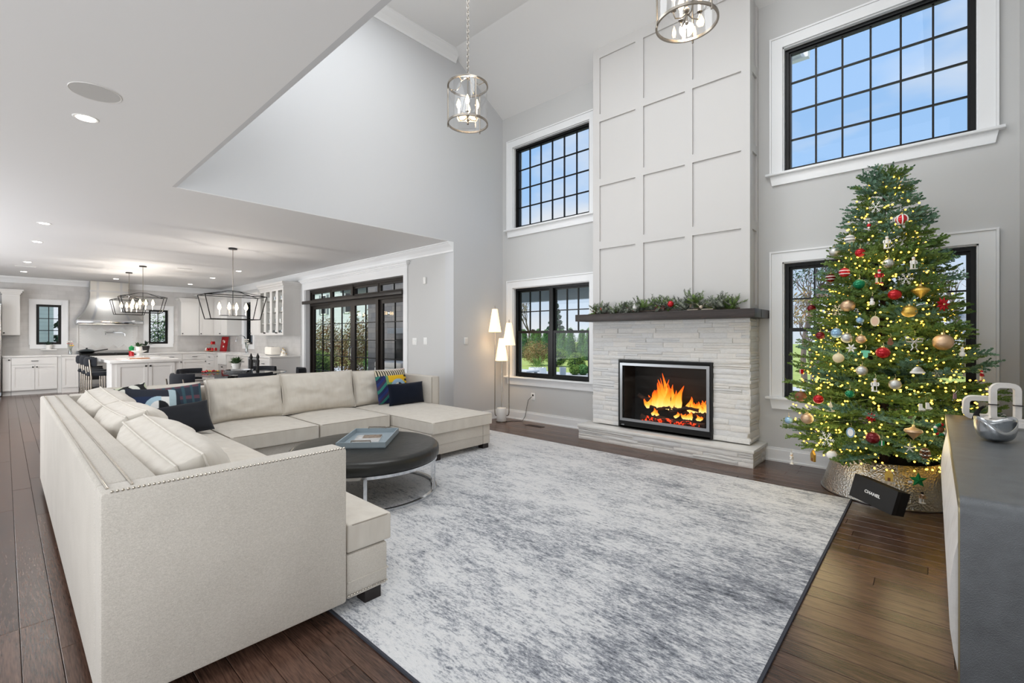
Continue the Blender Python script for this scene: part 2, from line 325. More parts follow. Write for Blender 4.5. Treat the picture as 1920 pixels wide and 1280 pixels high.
# thin reveal bead along the edge of the lower ceiling
# floor
floor = kind(B().box(XK-.2, YF-.2, -.12, XR+.2, YW+.2, -.014).build('floor', 'plank_base'), label='wide plank dark brown hardwood floor')
rnd = random.Random(3); PW = .116; pl = []
y = YF; row = 0
while y < YW:
    y1 = min(y+PW, YW); x = XK-rnd.random()*1.5; xe = XR
    while x < xe:
        x1 = min(x+rnd.uniform(1.3, 2.5), xe); x0 = max(x, XK)
        lim = YD if x1 <= XA else 99
        if x1-x0 > .05 and y < lim: pl.append((x0+.001, x1-.001, y+.001, y1-.001))
        x = x1
    y = y1; row += 1
def plank_vis(p):
    x0, x1, y0, y1 = p; cx, cy = (x0+x1)/2, (y0+y1)/2
    f = -cx*.6732+cy*.7394; s = cx*.7394+cy*.6732
    if f < .3 and x1*-.6732+y1*.7394 < .3: return 999
    if abs(s) > 1.25*max(f, .01)+1.2: return 900
    if -4.7 < x0 and x1 < -.55 and y0 > 1.1 and y1 < 4.68: return 800
    if -5.7 < x0 and x1 < -4 and y0 > .35 and y1 < 4: return 800
    return hypot(cx, cy)
pl.sort(key=plank_vis)
shared = []
for i, (x0, x1, y0, y1) in enumerate(pl[:300]):
    b = B(); c = .0015; L, W = x1-x0, y1-y0
    b.add([(0, 0, -.014), (L, 0, -.014), (L, W, -.014), (0, W, -.014), (0, 0, -c), (L, 0, -c), (L, W, -c), (0, W, -c), (c, c, 0), (L-c, c, 0), (L-c, W-c, 0), (c, W-c, 0)],
          [(0, 3, 2, 1)]+[(k, (k+1) % 4, 4+(k+1) % 4, 4+k) for k in range(4)]+[(4+k, 4+(k+1) % 4, 8+(k+1) % 4, 8+k) for k in range(4)]+[(8, 9, 10, 11)])
    o = b.build('plank', 'plank'); o.parent = floor; o.location = (x0, y0, rnd.uniform(-.0006, 0))
b = B()
for x0, x1, y0, y1 in pl[300:]: b.box(x0, y0, -.014, x1, y1, 0)
o = b.build('plank_field', 'plank', floor, smooth=False); o['kind'] = 'stuff'
# baseboards (board + cap + shoe)
def baseboard(name, a0, a1, mp):
    b = B(mp); b.box(a0, -.018, 0, a1, 0, .125); b.prism([(-.018, .125), (0, .125), (0, .15), (-.006, .15), (-.012, .14)], a0, a1, 'x') if False else b.box(a0, -.012, .125, a1, 0, .148); b.box(a0, -.03, 0, a1, -.018, .018)
    return kind(b.build(name, 'trim'))
baseboard('baseboard_back', XA, -3.38, mY(YW)); baseboard('baseboard_back_right', -1.43, XR, mY(YW)); baseboard('baseboard_left', YD-.02, YW, mX(XA)) if False else kind(B().box(XA, YD+.0, 0, XA+.018, YW, .125).box(XA, YD, .125, XA+.012, YW, .148).box(XA+.018, YD, 0, XA+.03, YW, .018).build('baseboard_left', 'trim'))
kind(B().box(XR-.018, YF, 0, XR, YW, .125).box(XR-.012, YF, .125, XR, YW, .148).build('baseboard_right', 'trim'))
baseboard('baseboard_patio', -6.54, XA, mY(YD))
# crown mouldings
def crown_poly(s=1): return [(0, 0), (0, -.14*s), (.012*s, -.14*s), (.02*s, -.115*s), (.05*s, -.07*s), (.085*s, -.035*s), (.095*s, -.02*s), (.11*s, -.012*s), (.11*s, 0)]
b = B(); b.prism([(YD-p, ZC+q) for p, q in crown_poly()], XK, XA+.0, 'x'); kind(b.build('trim_3', 'trim', smooth=False), label='white crown moulding over the patio doors')
b = B(); b.prism([(XK+p, ZC+q) for p, q in crown_poly()], YF, YD, 'y'); kind(b.build('trim_4', 'trim', smooth=False), label='white crown moulding over the range hood wall')
b = B(); b.prism([(XA+p, ZG+q) for p, q in crown_poly(1.1)], YB, 4.62, 'y'); kind(b.build('trim_5', 'trim', smooth=False), label='white crown moulding high on the side wall')
# ---------------------------------------------------------------- windows
def casing(parent, mp, a0, a1, z0, z1, w=.11, sill=True, t=.022):
    b = B(mp); b.box(a0-w+.007, -t, z0, a0, -.001, z1+w-.007); b.box(a1, -t, z0, a1+w-.007, -.001, z1+w-.007); b.box(a0+.0002, -t, z1, a1-.0002, -.001, z1+w-.007)
    b.box(a0-w-.012, -t-.012, z0, a0-w+.006, 0, z1+w+.012); b.box(a1+w-.006, -t-.012, z0, a1+w+.012, 0, z1+w+.012); b.box(a0-w+.0065, -t-.011, z1+w-.006, a1+w-.0065, -.001, z1+w+.011)
    b.build('casing', 'trim', parent)
    j = B(mp); j.box(a0-.001, 0, z0, a0+.012, .06, z1); j.box(a1-.012, 0, z0, a1+.001, .06, z1); j.box(a0, 0, z1-.012, a1, .06, z1+.001); j.build('jamb', 'trim', parent)
    if sill:
        B(mp).box(a0-w-.05, -.065, z0-.028, a1+w+.05, .06, z0, r=.008).build('sill', 'trim', parent)
        B(mp).prism([(a0-w-.01, z0-.028), (a1+w+.01, z0-.028), (a1+w-.01, z0-.13), (a0-w+.01, z0-.13)], -.024, 0, 'y').build('apron', 'trim', parent)
    else: B(mp).box(a0-w, -t, z0-w, a1+w, 0, z0).build('sill', 'trim', parent)
def panes(parent, mp, a0, a1, z0, z1, cols, rows, d, mw=.016):
    for i in range(1, cols):
        a = a0+(a1-a0)*i/cols; B(mp).box(a-mw/2, d-.012, z0, a+mw/2, d+.012, z1).build('muntin', 'black_frame', parent)
    for k in range(1, rows):
        z = z0+(z1-z0)*k/rows; B(mp).box(a0, d-.0115, z-mw/2, a1, d+.0115, z+mw/2).build('muntin', 'black_frame', parent)
    for i in range(cols):
        for k in range(rows):
            p, q = a0+(a1-a0)*i/cols, a0+(a1-a0)*(i+1)/cols; s, u = z0+(z1-z0)*k/rows, z0+(z1-z0)*(k+1)/rows
            B(mp).add([(p, d, s), (q, d, s), (q, d, u), (p, d, u)], [(0, 1, 2, 3)]).build('pane', 'glass', parent)
def rect_frame(b, a0, a1, z0, z1, w, d0, d1):
    b.box(a0, d0, z0, a0+w, d1, z1); b.box(a1-w, d0, z0, a1, d1, z1); b.box(a0+w, d0, z0, a1-w, d1, z0+w); b.box(a0+w, d0, z1-w, a1-w, d1, z1)
def win(name, label, mp, a0, a1, z0, z1, mode, sill=True, w=.11, cols=6, rows=4):
    c = mp((a0+a1)/2, 0, z0); W = thing(name, label, None, c, kind='structure'); casing(W, mp, a0, a1, z0, z1, w, sill)
    f = B(mp); rect_frame(f, a0+.012, a1-.012, z0, z1-.012, .035, .05, .15)
    if mode == 'fixed':
        f.build('frame', 'black_frame', W)
        s = B(mp); rect_frame(s, a0+.04, a1-.04, z0+.03, z1-.04, .025, .07, .12); s = s.build('sash', 'black_frame', W)
        panes(s, mp, a0+.062, a1-.062, z0+.05, z1-.062, cols, rows, .095)
    else:
        c = (a0+a1)/2; f.box(c-.035, .052, z0+.036, c+.035, .148, z1-.048); f.build('frame', 'black_frame', W)
        zm = 1.425
        for p, q in ((a0+.04, c-.03), (c+.03, a1-.04)):
            s = B(mp); rect_frame(s, p, q, zm-.02, z1-.04, .032, .10, .135); s = s.build('upper_sash', 'black_frame', W)
            panes(s, mp, p+.03, q-.03, zm+.012, z1-.07, 3, 2, .115)
            s = B(mp); rect_frame(s, p, q, z0+.03, zm+.02, .036, .062, .097); s = s.build('lower_sash', 'black_frame', W)
            panes(s, mp, p+.034, q-.034, z0+.064, zm-.014, 1, 1, .08)
            B(mp).box((p+q)/2-.03, .045, zm+.02, (p+q)/2+.03, .07, zm+.032).box((p+q)/2-.012, .04, zm+.03, (p+q)/2+.012, .065, zm+.045).build('latch', 'black_metal', s)
    return W
win('window_1', 'lower left window beside the floor lamp, black double-hung pair', mY(YW), *WL[0], .70, 2.15, 'hung')
win('window_2', 'lower right window behind the Christmas tree, black double-hung pair', mY(YW), *WL[1], .70, 2.15, 'hung')
win('window_3', 'upper left black gridded window left of the chimney', mY(YW), *WL[0], 3.12, 4.465, 'fixed')
win('window_4', 'upper right black gridded window above the Christmas tree', mY(YW), *WL[1], 3.12, 4.465, 'fixed')
win('window_5', 'small black kitchen window left of the range hood', mX(XK), .515, .98, 1.158, 2.155, 'fixed', False, .10, 2, 3)
win('window_6', 'small black kitchen window right of the range hood', mX(XK), 2.71, 3.175, 1.15, 2.115, 'fixed', False, .10, 2, 3)
win('window_7', 'narrow black kitchen window above the sink', mY(YD), -14.40, -13.72, 1.14, 2.32, 'fixed', False, .13, 2, 3)
# ---------------------------------------------------------------- patio doors
D = thing('door_1', 'wide black four-panel sliding patio door with transom', None, (-8.57, YD, 0), kind='structure')
mp = mY(YD); a0, a1, zt = -10.49, -6.65, 2.395
b = B(mp); w_ = .11
b.box(a0-w_, -.022, 0, a0, 0, zt); b.box(a1, -.022, 0, a1+w_, 0, zt); b.box(a0-w_, -.022, zt, a1+w_, 0, zt+.15)
b.box(a0-w_-.02, -.04, zt+.15, a1+w_+.02, 0, zt+.17); b.box(a0-w_-.04, -.06, zt+.17, a1+w_+.04, 0, zt+.20); b.box(a0-w_-.06, -.08, zt+.20, a1+w_+.06, 0, zt+.225)
b.build('casing', 'trim', D)
B(mp).box(a0-.001, 0, 0, a0+.012, .1, zt).box(a1-.012, 0, 0, a1+.001, .1, zt).build('jamb', 'trim', D)
f = B(mp); f.box(a0, .1, 0, a0+.05, .2, zt); f.box(a1-.05, .1, 0, a1, .2, zt); f.box(a0, .1, zt-.05, a1, .2, zt); f.box(a0, .1, 2.04, a1, .2, 2.16); f.box(a0, .1, -.01, a1, .2, .04)
f.box(-8.62, .09, 2.1, -8.54, .2, zt); f.build('frame', 'bronze', D)
B(mp).box(a0-.06, -.055, 2.075, a1-.0, .0, 2.145, r=.006).build('shade_cassette', 'bronze', D)
pw = (a1-a0-.1)/4
for i in range(4):
    p = a0+.05+i*pw; q = p+pw; d = .125 if i in (1, 2) else .165
    t = B(mp); rect_frame(t, p+.01, q-.01, 2.15, zt-.045, .045, .12, .17); t = t.build('transom_sash', 'bronze', D); panes(t, mp, p+.055, q-.055, 2.195, zt-.09, 2, 1, .145, .014)
    s = B(mp); s.box(p, d-.022, .04, p+.085, d+.022, 2.05); s.box(q-.085, d-.022, .04, q, d+.022, 2.05); s.box(p+.085, d-.022, 1.965, q-.085, d+.022, 2.05); s.box(p+.085, d-.022, .04, q-.085, d+.022, .26)
    s = s.build('sliding_panel', 'bronze', D); panes(s, mp, p+.085, q-.085, .26, 1.965, 2, 5, d, .016)
    if i in (1, 2):
        x = q-.04 if i == 1 else p+.04
        B(mp).tube([(x, d-.02, .88), (x, d-.075, .90), (x, d-.085, 1.0), (x, d-.075, 1.13), (x, d-.02, 1.15)], .009, 8).build('door_handle', 'chrome', s)
# ---------------------------------------------------------------- chimney breast: panelled upper part
XC0, XC1, YC = -3.378, -1.436, 5.327
ch = kind(B().prism([(YC+.02, 1.56), (YW, 1.56), (YW, 5.02), (YC+.02, 5.21)], XC0+.02, XC1-.02, 'x').build('wall_chimney', 'panel'), label='white panelled chimney breast above the mantel')
mpc = mY(YC)
def batt(x0, z0, x1, z1, n='batten'): B(mpc).box(x0, 0, z0, x1, .02, z1).build(n, 'panel', ch)
for x0, x1 in ((XC0, -3.278), (-2.761, -2.654), (-2.134, -2.047), (-1.524, XC1)): batt(x0, 1.64, x1, 5.18)
for x0, x1 in ((-3.278, -2.761), (-2.654, -2.134), (-2.047, -1.524)):
    for z0, z1 in ((1.64, 1.70), (2.513, 2.613), (3.35, 3.443), (4.203, 4.303), (5.05, 5.19)): batt(x0, z0, x1, z1)
for sx in (XC0, XC1-.02):
    for y0, y1 in ((YC+.02, YC+.09), (YW-.07, YW)): B().box(sx, y0, 1.64, sx+.02, y1, 5.0 if y0 > 5.4 else 5.16).build('batten', 'panel', ch)
    for z0, z1 in ((1.64, 1.70), (2.513, 2.613), (3.35, 3.443), (4.203, 4.303)): B().box(sx, YC+.09, z0, sx+.02, YW-.07, z1).build('batten', 'panel', ch)
# ---------------------------------------------------------------- stone fireplace
fp = thing('fireplace', 'white ledger stone gas fireplace with raised hearth', 'fireplace', (-2.42, YC, 0))
B().box(XC0+.03, YC+.03, .2, -2.98, YW, 1.55).box(-1.80, YC+.03, .2, XC1-.03, YW, 1.55).box(-2.98, YC+.03, 1.06, -1.80, YW, 1.55).box(-2.98, YW-.02, .2, -1.80, YW, 1.06).box(-2.98, YC+.03, .18, -1.80, YW, .21).build('core', 'mortar', fp)
def stone_mesh(seed):
    r = random.Random(seed); n, k = 6, 3; v = []; f = []
    for j in range(k+1):
        for i in range(n+1):
            e = (i in (0, n)) or (j in (0, k)); v.append((i/n+(0 if i in (0, n) else r.uniform(-.05, .05)), 0.13 if e else r.uniform(-.10, .11), j/k+(0 if j in (0, k) else r.uniform(-.08, .08))))
    for j in range(k):
        for i in range(n): a = j*(n+1)+i; f.append((a, a+1, a+n+2, a+n+1))
    m = len(v); ring = [i for i in range(n+1)]+[(j+1)*(n+1)-1 for j in range(1, k+1)]+[k*(n+1)+i for i in range(n-1, -1, -1)]+[j*(n+1) for j in range(k-1, 0, -1)]
    for i in ring: v.append((v[i][0], 1, v[i][2]))
    for q in range(len(ring)): q2 = (q+1) % len(ring); f.append((ring[q], m+q, m+q2, ring[q2]))
    return v, f
SM = [stone_mesh(i) for i in range(5)]; smesh = []
for i, (v, f) in enumerate(SM):
    for mt in ('stone', 'stone_warm', 'stone_grey'):
        o = B().add(v, f).build('stone', mt, smooth='fix', ang=50); smesh.append(o.data); bpy.data.objects.remove(o)
NST = 0
def stones(mode, a0, a1, z0, z1, base, hole=None, hmin=.036, hmax=.062, wmin=.12, wmax=.42, seed=1):
    """mode 'f': faces -Y at y=base ; 'r': faces +X at x=base ; 'l': faces -X"""
    global NST
    r = random.Random(seed); z = z0
    while z < z1-.01:
        h = min(r.uniform(hmin, hmax), z1-z)
        if z1-z-h < .025: h = z1-z
        if hole and z+.012 < hole[3] < z+h: h = hole[3]-z
        segs = [(a0, a1)]
        if hole and z+h > hole[2]+.005 and z < hole[3]-.005: segs = [(a0, hole[0]), (hole[1], a1)]
        for s0, s1 in segs:
            a = s0
            while a < s1-.01:
                w = min(r.uniform(wmin, wmax), s1-a)
                if s1-a-w < .07: w = s1-a
                cuts = [(z, h)] if h < .046 or r.random() > .28 else [(z, h*.5), (z+h*.5, h*.5)]
                for zz, hh in cuts:
                    o = bpy.data.objects.new('stone', r.choice(smesh)); COL.objects.link(o); o.parent = fp; dp = .05; j = r.uniform(-.008, .006)
                    bx, by, bz = ORG[fp.name]; g = .0006; ro = r.random() < .5
                    if mode == 'f': o.location = (a+g-bx, base+j-by, zz+g-bz)
                    elif mode == 'r': o.rotation_euler = (0, 0, pi/2); o.location = (base+j-bx, a+g-by, zz+g-bz)
                    else: o.rotation_euler = (0, 0, -pi/2); o.location = (base+j-bx, a+w-g-by, zz+g-bz)
                    o.scale = (w-2*g, dp, hh-2*g); NST += 1
                a += w
        z += h
stones('f', XC0, XC1, .205, 1.548, YC-.01, (-2.978, -1.812, .205, 1.062), seed=5, hmin=.045, hmax=.066, wmin=.12, wmax=.36)
stones('r', YC, YW, .205, 1.548, XC1+.012, seed=8, hmin=.05, hmax=.08, wmin=.2, wmax=.4)
# hearth
HX0, HX1, HY = -3.50, -1.345, 5.13
B().box(HX0+.04, HY+.04, 0, HX1-.04, YW, .15).build('hearth_core', 'mortar', fp)
stones('f', HX0+.012, HX1-.012, .0, .152, HY+.012, seed=11, hmin=.045, hmax=.055, wmin=.25, wmax=.6)
stones('r', HY+.03, YW-.03, .0, .152, HX1-.012, seed=12, hmin=.045, hmax=.055, wmin=.2, wmax=.4)
stones('l', HY+.03, YW-.03, .0, .152, HX0+.012, seed=13, hmin=.045, hmax=.055, wmin=.2, wmax=.4)
B().box(HX0, HY, .153, HX1, YW-.001, .190, r=.006).build('hearth_slab', 'hearth', fp)
# mantel
mt = thing('mantel', 'dark brown wooden mantel beam on the stone fireplace', 'mantel', (-2.42, 5.3, 1.55))
B().box(-3.50, 5.085, 1.55, -1.328, YC+.02, 1.638, r=.004).box(-3.50, YC, 1.55, XC0-.002, YW, 1.638).box(XC1+.002, YC, 1.55, -1.328, YW, 1.638).build('beam', 'mantel', mt)
# ================================================================ gas insert with fire
gi = thing('gas_fireplace_insert', 'black gas fireplace insert with silver frame and burning log fire', 'fireplace insert', (-2.39, 5.3, .19))
x0, x1, z0, z1 = -2.975, -1.815, .205, 1.06
b = B(mY(5.30)); rect_frame(b, x0, x1, z0, z1, .022, -.012, .05); b.box(x0+.02, -.012, z0, x1-.02, .03, z0+.085); b.box(x0+.02, -.012, z1-.03, x1-.02, .03, z1-.015); b.build('outer_frame', 'black_metal', gi)
b = B(mY(5.30)); rect_frame(b, x0+.025, x1-.025, z0+.085, z1-.04, .033, -.018, .0); b.build('face_trim', 'steel', gi)
b = B(mY(5.30)); b.box(x0+.05, .32, z0+.05, x1-.05, .33, z1-.03); b.box(x0+.05, .03, z0+.05, x0+.06, .36, z1-.03); b.box(x1-.06, .03, z0+.05, x1-.05, .36, z1-.03); b.box(x0+.05, .03, z0+.05, x1-.05, .36, z0+.06); b.box(x0+.05, .03, z1-.04, x1-.05, .36, z1-.03); b.build('firebox', 'black_matte', gi)
B(mY(5.30)).add([(x0+.055, .012, z0+.11), (x1-.055, .012, z0+.11), (x1-.055, .012, z1-.07), (x0+.055, .012, z1-.07)], [(0, 1, 2, 3)]).build('glass_door', 'glass', gi)
B(mY(5.285)).add([(x0+.045+.02*k+.01*s, 0, z0+.028+(.02 if s == 1 else 0)) for k in range(2) for s in (0, 1, 2)], [(0, 2, 1), (3, 5, 4)]).build('maker_mark', 'steel', gi)
mat('log', '1d1512', .9, bump=(14, .8, .02), var=(9, '57331f', .45, .8)); 
m = mat('ember', '2a0f08', .9, emit=('ff3a10', 0)); t = m.node_tree; p = t.nodes['Principled BSDF']; tc = nn(t, 'ShaderNodeTexCoord'); n = nn(t, 'ShaderNodeTexNoise'); n.inputs['Scale'].default_value = 38; t.links.new(tc.outputs['Object'], n.inputs['Vector'])
r = nn(t, 'ShaderNodeMapRange'); r.inputs[1].default_value = .5; r.inputs[2].default_value = .68; r.inputs[4].default_value = 3.2; t.links.new(n.outputs[0], r.inputs[0]); t.links.new(r.outputs[0], p.inputs['Emission Strength'])
def log(p0, p1, r, nm='log', mt='log'):
    n = 12; pts = [Vector(p0).lerp(Vector(p1), i/n)+Vector((0, 0, .012*sin(i*1.3+r*90))) for i in range(n+1)]
    return B().tube(pts, r, 10, rr=[r*(1+.14*sin(i*2.1+r*70)) for i in range(n+1)]).build(nm, mt, gi, smooth=True)
FY = 5.47
log((-2.75, FY, .335), (-1.93, FY-.04, .33), .032); log((-2.70, FY-.09, .33), (-2.05, FY-.10, .325), .025); log((-2.62, FY+.05, .50), (-1.93, FY-.02, .43), .036)
log((-2.78, FY-.02, .60), (-2.15, FY+.02, .45), .026); log((-2.35, FY-.08, .45), (-1.88, FY+.05, .56), .024); log((-2.6, FY-.06, .47), (-2.0, FY-.07, .51), .02)
b = B()
for i in range(60):
    a = -2.72+.75*random.random(); y = FY-.13+random.random()*.12; s = .012+.014*random.random(); b.ball((a, y, .305+random.random()*.02), s, 6, 4, sz=.7)
eb = b.build('ember_bed', 'ember', gi); eb['kind'] = 'stuff'
log((-2.62, FY-.12, .345), (-1.98, FY-.12, .34), .018, 'ember_log', 'ember')
# flames: twisted tongues with hot cores
m = bpy.data.materials.new('flame'); m.use_nodes = True; t = m.node_tree; t.nodes.clear(); MATS['flame'] = m
at = nn(t, 'ShaderNodeVertexColor'); at.layer_name = 'Col'; em = nn(t, 'ShaderNodeEmission'); em.inputs[1].default_value = 1.7; t.links.new(at.outputs[0], em.inputs[0])
tr = nn(t, 'ShaderNodeBsdfTransparent'); lw = nn(t, 'ShaderNodeLayerWeight'); lw.inputs[0].default_value = .35
rr_ = nn(t, 'ShaderNodeMapRange'); rr_.inputs[1].default_value = .15; rr_.inputs[2].default_value = .8; rr_.inputs[3].default_value = .08; rr_.inputs[4].default_value = 1.0; t.links.new(lw.outputs['Facing'], rr_.inputs[0])
x = nn(t, 'ShaderNodeMixShader'); o_ = nn(t, 'ShaderNodeOutputMaterial'); t.links.new(rr_.outputs[0], x.inputs[0]); t.links.new(em.outputs[0], x.inputs[1]); t.links.new(tr.outputs[0], x.inputs[2]); t.links.new(x.outputs[0], o_.inputs[0]); m.cycles.emission_sampling = 'NONE'
rf = random.Random(4)
def flame(x, y, z, h, w, lean=0):
    n, k = 16, 9; v = []; f = []; c = []; ph = rf.random()*6
    for i in range(n+1):
        s = i/n; r = w*(max(0, (1-s))**.75)*(.35+1.35*min(1, s*3.2)*(1-.25*s))*.5; cx = x+lean*s*h+w*.35*sin(ph+s*5)*s; cy = y+w*.2*cos(ph+s*4)*s
        for q in range(k):
            a = 2*pi*q/k; w2 = 1+.3*sin(3*a+ph+s*6); v.append((cx+r*cos(a)*w2, cy+r*.5*sin(a)*w2, z+s*h)); g = max(0, 1-s*1.15); c.append((1.0, .10+.55*g**1.1, .01+.25*g**3))
    for i in range(n):
        for q in range(k): f.append((i*k+q, i*k+(q+1) % k, (i+1)*k+(q+1) % k, (i+1)*k+q))
    B().add(v, f).build('flame', 'flame', gi, smooth=True, ang=180, cols=c)
for i in range(34):
    s = rf.random(); fx_ = -2.66+.72*s; h = .08+.30*math.exp(-((fx_+2.42)/.14)**2)*rf.uniform(.7, 1.1)+.06*rf.random(); flame(fx_, FY-.08+.1*rf.random(), .45+.03*rf.random(), h, .03+.04*rf.random(), rf.uniform(-.25, .25))
for a_ in ((-2.44, .36, .11, -.08), (-2.24, .30, .10, .12), (-2.40, .26, .12, .1), (-1.90, .16, .12, .3), (-2.12, .18, .08, .1)): flame(a_[0], FY-.06, .47, a_[1], a_[2]*.75, a_[3])
for i in range(9): flame(-2.55+.6*rf.random(), FY-.12, .385, .05+.05*rf.random(), .05, rf.uniform(-.4, .4))
light('fire_glow', 'POINT', (-2.35, 5.40, .6), 3, (1, .5, .2), size=.08)
# ================================================================ rug
rg = thing('area_rug', 'large distressed pale grey area rug with dark binding', 'rug', (-2.6, 2.9, 0))
B().box(-4.765, 1.085, .001, -.505, 4.695, .012).build('pile', 'rug', rg)
b = B(); rect_frame(b, -4.775, -.495, 0, 1, .01, 0, 1) if False else None
b.box(-4.775, 1.075, .0, -.495, 1.085, .011); b.box(-4.775, 4.695, .0, -.495, 4.705, .011); b.box(-4.775, 1.085, .0, -4.765, 4.695, .011); b.box(-.505, 1.085, .0, -.492, 4.695, .011); b.build('binding', 'rug_edge', rg)
# ================================================================ sectional sofa
so = thing('sectional_sofa', 'large light beige U-shaped sectional sofa with chaise and nailhead trim', 'sofa', (-4, 1.5, 0))
def part_box(n, *a, r=.012, mt='fabric'): return B().box(*a, r=r).build(n, mt, so)
ZT, ZB0 = .815, .068
part_box('back', -5.95, .218, ZB0, -2.228, .40, ZT, r=.014)
part_box('arm', -2.226, .218, ZB0, -2.086, 1.112, ZT, r=.014)
part_box('back', -5.95, .402, ZB0, -5.77, 3.99, ZT, r=.014)
part_box('arm', -5.768, 3.85, ZB0, -4.97, 3.99, ZT, r=.014)
part_box('base', -5.75, .41, ZB0, -2.235, 1.345, .285); part_box('base', -2.226, 1.12, ZB0, -2.106, 1.347, .285)
part_box('base', -5.75, 1.35, ZB0, -4.75, 3.06, .285); part_box('base', -5.75, 3.07, ZB0, -3.961, 3.84, .30); part_box('base', -4.965, 3.845, ZB0, -3.963, 3.958, .30)
# horizontal seams on the base
B().tube([(-2.104, 1.125, .150), (-2.104, 1.349, .150), (-2.4, 1.349, .150), (-4.7, 1.349, .15)], .004, 5).build('base_seam', 'fabric', so); B().tube([(-4.9, 3.068, .18), (-3.958, 3.068, .18), (-3.958, 3.96, .18)], .004, 5).build('base_seam', 'fabric', so)
def legbox(x, y): B().box(x-.04, y-.045, .012, x+.04, y+.045, .075).build('leg', 'dark_wood', so)
for x, y in ((-2.15, 1.265), (-4.0, 3.15), (-4.02, 3.90), (-2.16, .30), (-5.88, .30), (-5.85, 3.9), (-4.4, 1.28)): legbox(x, y)
# nailheads
b = B()
def nails(p, q, step=.0145):
    p, q = Vector(p), Vector(q); n = int((q-p).length/step)
    for i in range(n+1): b.ball(p.lerp(q, i/n)[:], .0052, 6, 4)
nails((-2.092, .25, ZT+.001), (-2.092, 1.10, ZT+.001)); nails((-2.102, 1.13, ZB0+.02), (-2.102, 1.34, ZB0+.02)); nails((-4.966, 3.86, .1), (-4.966, 3.86, .8)); nails((-4.966, 3.98, .1), (-4.966, 3.98, .8)); nails((-4.0, 3.068, ZB0+.015), (-4.9, 3.068, ZB0+.015))
o = b.build('nailhead_trim', 'nail', so, smooth=True); o['kind'] = 'stuff'
b = B()
for y in (.243, .312): b.tube([(-2.14, y, ZT+.001), (-5.9, y, ZT+.001)], .0045, 6)
b.build('back_piping', 'nail', so)
def slab(name, xs, ys, z0, z1, crown=.03, skip=None, mt='cushion_fabric', parent=None, pipe=True, seed=0):
    """closed grid slab rounded by subdivision; skip(i,j) leaves cells out"""
    nx, ny = len(xs)-1, len(ys)-1; cell = lambda i, j: 0 <= i < nx and 0 <= j < ny and not (skip and skip(i, j))
    cx, cy = (xs[0]+xs[-1])/2, (ys[0]+ys[-1])/2; hx, hy = abs(xs[-1]-xs[0])/2, abs(ys[-1]-ys[0])/2
    lv = [z0, z0+.012, z1-.018, z1]; v = []; idx = {}; f = []
    def vid(i, j, k):
        if (i, j, k) not in idx:
            x, y = xs[i], ys[j]; u, w = (x-cx)/hx, (y-cy)/hy; z = lv[k]
            if k == 3: z += crown*(1-u**4)*(1-w**4)+.004*noise.noise(Vector((x*4+seed, y*4, 0)))
            idx[(i, j, k)] = len(v); v.append((x, y, z))
        return idx[(i, j, k)]
    for i in range(nx):
        for j in range(ny):
            if not cell(i, j): continue
            f.append((vid(i, j, 3), vid(i+1, j, 3), vid(i+1, j+1, 3), vid(i, j+1, 3))); f.append((vid(i, j, 0), vid(i, j+1, 0), vid(i+1, j+1, 0), vid(i+1, j, 0)))
            for di, dj, a, c in ((-1, 0, (i, j+1), (i, j)), (1, 0, (i+1, j), (i+1, j+1)), (0, -1, (i, j), (i+1, j)), (0, 1, (i+1, j+1), (i, j+1))):
                if not cell(i+di, j+dj):
                    for k in range(3): f.append((vid(*a, k), vid(*c, k), vid(*c, k+1), vid(*a, k+1)))
    o = B().add(v, f).build(name, mt, parent, smooth='fix', ang=180)
    s = o.modifiers.new('s', 'SUBSURF'); s.levels = 2; s.render_levels = 2
    return o
def grid(a, b, n, e=.02):
    s = 1 if b > a else -1
    return [a, a+s*e]+[a+s*e+(b-a-2*s*e)*i/n for i in range(1, n)]+[b-s*e, b]
def piping(pts, parent, r=.0045, mt='piping'):
    """rounded loop"""
    out = []; n = len(pts)
    for i in range(n):
        p, a, c = Vector(pts[i]), Vector(pts[i-1]), Vector(pts[(i+1) % n]); d1 = (a-p).normalized()*.025; d2 = (c-p).normalized()*.025
        for k in range(4): s = k/3; out.append(((p+d1)*(1-s)**2+2*s*(1-s)*p+(p+d2)*s*s)[:])
        m = max(1, int((c-p).length/.12))
        for k in range(1, m): out.append((p+d2).lerp(c-(c-p).normalized()*.025, k/m)[:])
    B().tube(out, r, 5, closed=True).build('piping', mt, parent, smooth=True)
def seat(xa, xb, ya, yb, z0=.292, z1=.432, crown=.03, seed=0):
    o = slab('seat_cushion', grid(xa, xb, 7), grid(ya, yb, 7), z0, z1, crown, parent=so, seed=seed)
    x0, x1 = min(xa, xb)+.004, max(xa, xb)-.004; y0, y1 = min(ya, yb)+.004, max(ya, yb)-.004
    piping([(x0, y0, z1-.006), (x1, y0, z1-.006), (x1, y1, z1-.006), (x0, y1, z1-.006)], o); piping([(x0, y0, z0+.012), (x1, y0, z0+.012), (x1, y1, z0+.012), (x0, y1, z0+.012)], o)
    return o
